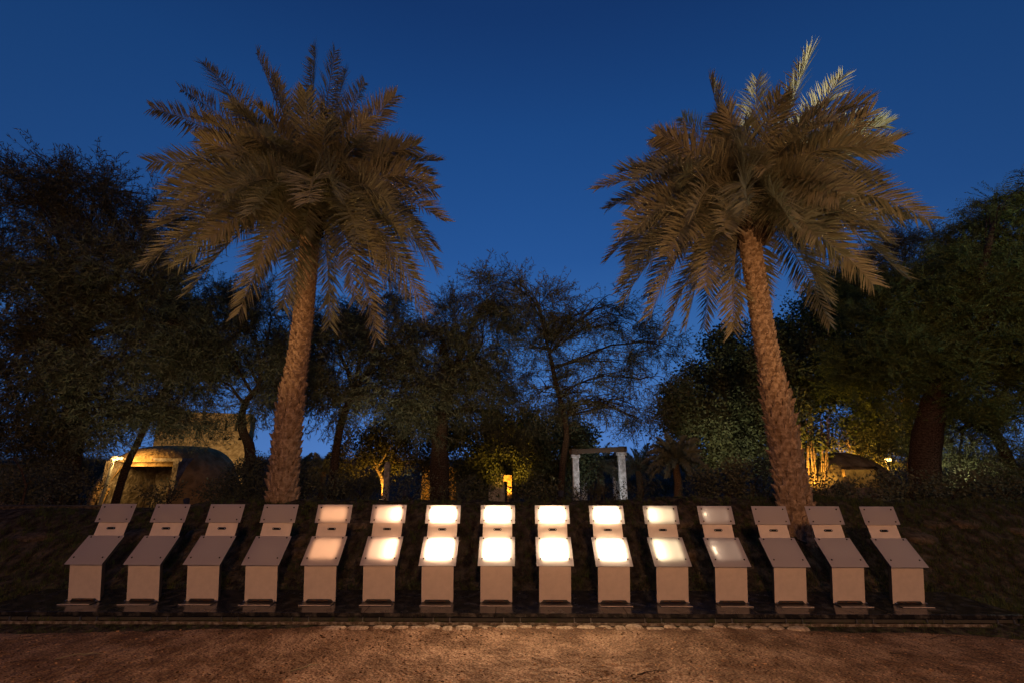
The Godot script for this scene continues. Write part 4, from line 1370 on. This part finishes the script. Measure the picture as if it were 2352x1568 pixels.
# ---------------------------------------------------------------- ground cover and stones
func ground_cover() -> void:
	rng.seed = 5
	# flat rocks in the bank
	var said := ["wide flat rock high on the right bank", "flat rock beside the wide one on the right bank", "flat rock right of the last light stand", "dark flat rock at the far right of the bank",
		"flat rock between the last two light stands", "low rock right of the last stand", "rock between the fourth and fifth light stands", "upper rock above the fourth and fifth stands", "long ledge rock behind the second light stand",
		"long ledge rock behind the third light stand", "flat rock left of the first light stand", "ledge rock behind the fifth light stand", "ledge rock behind the eleventh light stand", "rock behind the twelfth light stand"]
	var at := [[2140, 1196, 0.42], [2222, 1196, 0.34], [2110, 1226, 0.42], [2345, 1212, 0.4], [2030, 1250, 0.26], [2090, 1285, 0.26], [700, 1262, 0.3], [690, 1235, 0.26], [330, 1226, 0.5], [470, 1222, 0.44], [80, 1232, 0.5], [810, 1202, 0.5], [1560, 1196, 0.4], [1590, 1262, 0.3]]
	for k in at.size():
		var q := spot(at[k][0], at[k][1], 6.9)
		# slide along the sight line until it lies in the bank
		var dd := 6.0
		while dd < 7.8:
			q = spot(at[k][0], at[k][1], dd)
			if q.y <= ground_at(q.x, q.z): break
			dd += 0.03
		var st := begin()
		flat_stone(st, Vector3.ZERO, Vector3(at[k][2] * 1.1, 0.12, 0.34), 0.16, rnd(-0.2, 0.2))
		var o := part("flat_rock", done(st), M.rock, self, Transform3D(Basis(Vector3.RIGHT, 0.25), q + Vector3(0, -0.035, -0.03)))
		tag(o, said[k], "rock", "flat rocks set in the bank")
	# grass between sand and platform and over the bank
	var xfs := []
	var cols := []
	for k in 26000:
		var x := rnd(-7.5, 9.0)
		var z := -rnd(4.1, 7.7)
		if -z < dirt_edge(x) - rnd(-0.02, 0.05): continue
		if z < -5.22 and z > -6.1 and x > -5.65 and x < 5.25: continue
		var keep := 0.9 if -z < 5.25 else 0.75 if x > 4.6 else 0.42 + 0.5 * noise.get_noise_2d(x * 18, z * 18)
		if rng.randf() > keep: continue
		var sc := rnd(0.5, 1.1)
		if -z < 5.2: sc *= 0.5
		xfs.append(Transform3D(Basis(Vector3.UP, rnd(0, TAU)).scaled(Vector3.ONE * sc), Vector3(x, ground_at(x, z) - 0.03, z)))
		var v := rnd(0.5, 1.2)
		cols.append(Color(v * rnd(0.9, 1.3), v, v))
	var gr := swarm("grass", spray("tuft"), M.leaf_grass, self, xfs, cols, true)
	tag(gr, "short dark grass and weeds over the bank and before the platform")
	# grit and bits of bark on the sand
	xfs = []
	cols = []
	var pst := begin()
	flat_stone(pst, Vector3.ZERO, Vector3(1, 0.5, 0.8), 0.3)
	var pm := done(pst)
	for k in 26000:
		var x := rnd(-6.0, 6.0)
		var z := -rnd(1.9, 5.0)
		if noise.get_noise_2d(x * 14.0 + 300.0, z * 26.0) < rnd(-0.5, 0.35): continue
		if -z > dirt_edge(x) - 0.03: continue
		var sc := 0.003 + 0.014 * pow(rng.randf(), 4.0)
		xfs.append(Transform3D(Basis(Vector3.UP, rnd(0, TAU)).scaled(Vector3(sc * rnd(0.8, 2.0), sc, sc)), Vector3(x, rnd(0.0, 0.008), z)))
		var v := rnd(0.1, 1.0) if rng.randf() < 0.4 else rnd(0.08, 0.3)
		cols.append(Color(v, v * 0.75, v * 0.55))
	var grit := mat("grit", lin(0.4, 0.3, 0.22), 0.9, 0, 0.2)
	grit.vertex_color_use_as_albedo = true
	tag(swarm("gravel", pm, grit, self, xfs, cols, true), "scattered grit and bark crumbs on the sandy ground")

func twigs() -> void:
	rng.seed = 61
	var list := [[180, 1515, 0.30, 0.35, "pale straw twig lying on the sand at the far left"], [2190, 1470, 0.34, -0.2, "thin dark twig on the sand at the right edge"], [2085, 1505, 0.22, -0.5, "short dark twig on the sand right of the middle"], [700, 1540, 0.2, 0.6, "short pale twig on the sand left of the middle"], [1500, 1548, 0.24, 0.2, "thin twig on the sand nearest the bottom edge"]]
	for q in list:
		var dir := spot(q[0], q[1], 3.0) - EYE
		var p := EYE + dir * (EYE.y / -dir.y)
		var o := thing("twig", q[4], "twig", Vector3(p.x, 0.012, p.z), q[3])
		var st := begin()
		limb(st, Vector3(-q[2] / 2, 0, 0), Vector3(q[2] / 2, 0.006, 0), 0.005, 0.002, 0.06)
		limb(st, Vector3(q[2] * 0.1, 0.004, 0), Vector3(q[2] * 0.3, 0.006, -0.05), 0.003, 0.001, 0.06)
		part("stick", done(st), M.rachis if "pale" in q[4] else M.tree_bark, o)

func lamps_behind() -> void:
	# the street lamps behind the photographer, whose orange light falls on the stands, the palms and the sand
	var sodium := lin(1.0, 0.48, 0.19)
	lamp("street lamp behind the photographer on the left", Vector3(-5.0, 5.2, 4.5), Vector3(-5.0, 0, 4.5), 12.0, sodium, 0.4, 12.0)
	lamp("street lamp behind the photographer on the right", Vector3(5.5, 5.2, 5.5), Vector3(5.5, 0, 5.5), 20.0, sodium, 0.4, 12.0)
	# added white floods, hidden behind the bank top, which lift the park trees out of the dark
	var white := lin(1.0, 0.86, 0.58)
	for q in [[430, 10.0, 420, 700, 6.0, "left"], [930, 10.2, 960, 760, 4.5, "middle"], [1290, 10.0, 1300, 760, 3.0, "pergola"], [1690, 11.8, 1720, 820, 3.5, "broadleaf"], [2200, 11.4, 2200, 640, 2.5, "giant"]]:
		var b := spot(q[0], 1150, q[1])
		b.y = ground_at(b.x, b.z)
		uplight("added white ground spotlight turned up at the %s trees" % q[5], b, spot(q[2], q[3], q[1] + 4.5), q[4], white, 42)
	lamp("tall white street lamp beyond the right end of the bank", Vector3(15.0, 7.0, -4.0), Vector3(15.0, 0.0, -4.0), 16.0, lin(0.95, 1.0, 0.75), 0.4, 12.0)
	lamp("added street lamp close behind the photographer", Vector3(0.2, 3.6, 1.8), Vector3(0.2, 0, 1.8), 33.0, sodium, 0.34, 12.0)  # added lamp that brightens the middle of the row over its ends
	uplight("amber ground spotlight turned up at the tall palm crown", Vector3(-6.6, 0.02, -3.0), Vector3(-4.0, 5.2, -7.4), 21.0, lin(1.0, 0.55, 0.2), 24)
	uplight("amber ground spotlight turned up at the leaning palm crown", Vector3(4.5, 0.02, -2.0), Vector3(3.9, 5.0, -6.8), 13.0, lin(1.0, 0.56, 0.24), 24)
	# a white floodlight on a pole, right of the view, turned up at the leaning palm
	var o := thing("flood_light", "white floodlight on a pole turned toward the leaning palm", "floodlight", Vector3(7.2, 0.0, -2.6))
	var st := begin()
	tube(st, [Vector3.ZERO, Vector3(0, 6.0, 0)], [0.06, 0.045], 8)
	part("pole", done(st), M.lamp_post, o)
	var target := spot(1985, 150, 6.2)
	var from := Vector3(7.2, 6.05, -2.6)
	var dir := (target - from).normalized()
	st = begin()
	tube(st, [Vector3(0, 6.05, 0) - dir * 0.1, Vector3(0, 6.05, 0) + dir * 0.1], [0.09, 0.14], 12)
	part("lamp_can", done(st), M.dark_metal, o)
	st = begin()
	tube(st, [Vector3(0, 6.05, 0) + dir * 0.101, Vector3(0, 6.05, 0) + dir * 0.11], [0.12, 0.12], 14)
	part("lamp_lens", done(st), glow("flood_glow", lin(1, 0.95, 0.7), 8.0), o)
	var l := SpotLight3D.new()
	l.name = "flood_beam"
	l.light_color = lin(1.0, 0.95, 0.68)
	l.light_energy = 55.0
	l.light_size = 0.12
	l.spot_range = 30.0
	l.spot_attenuation = 2.0
	l.spot_angle = 21.0
	l.spot_angle_attenuation = 0.6
	l.shadow_enabled = true
	o.add_child(l, true)
	var p := from + dir * 0.14
	l.look_at_from_position(p, p + dir, Vector3.UP)
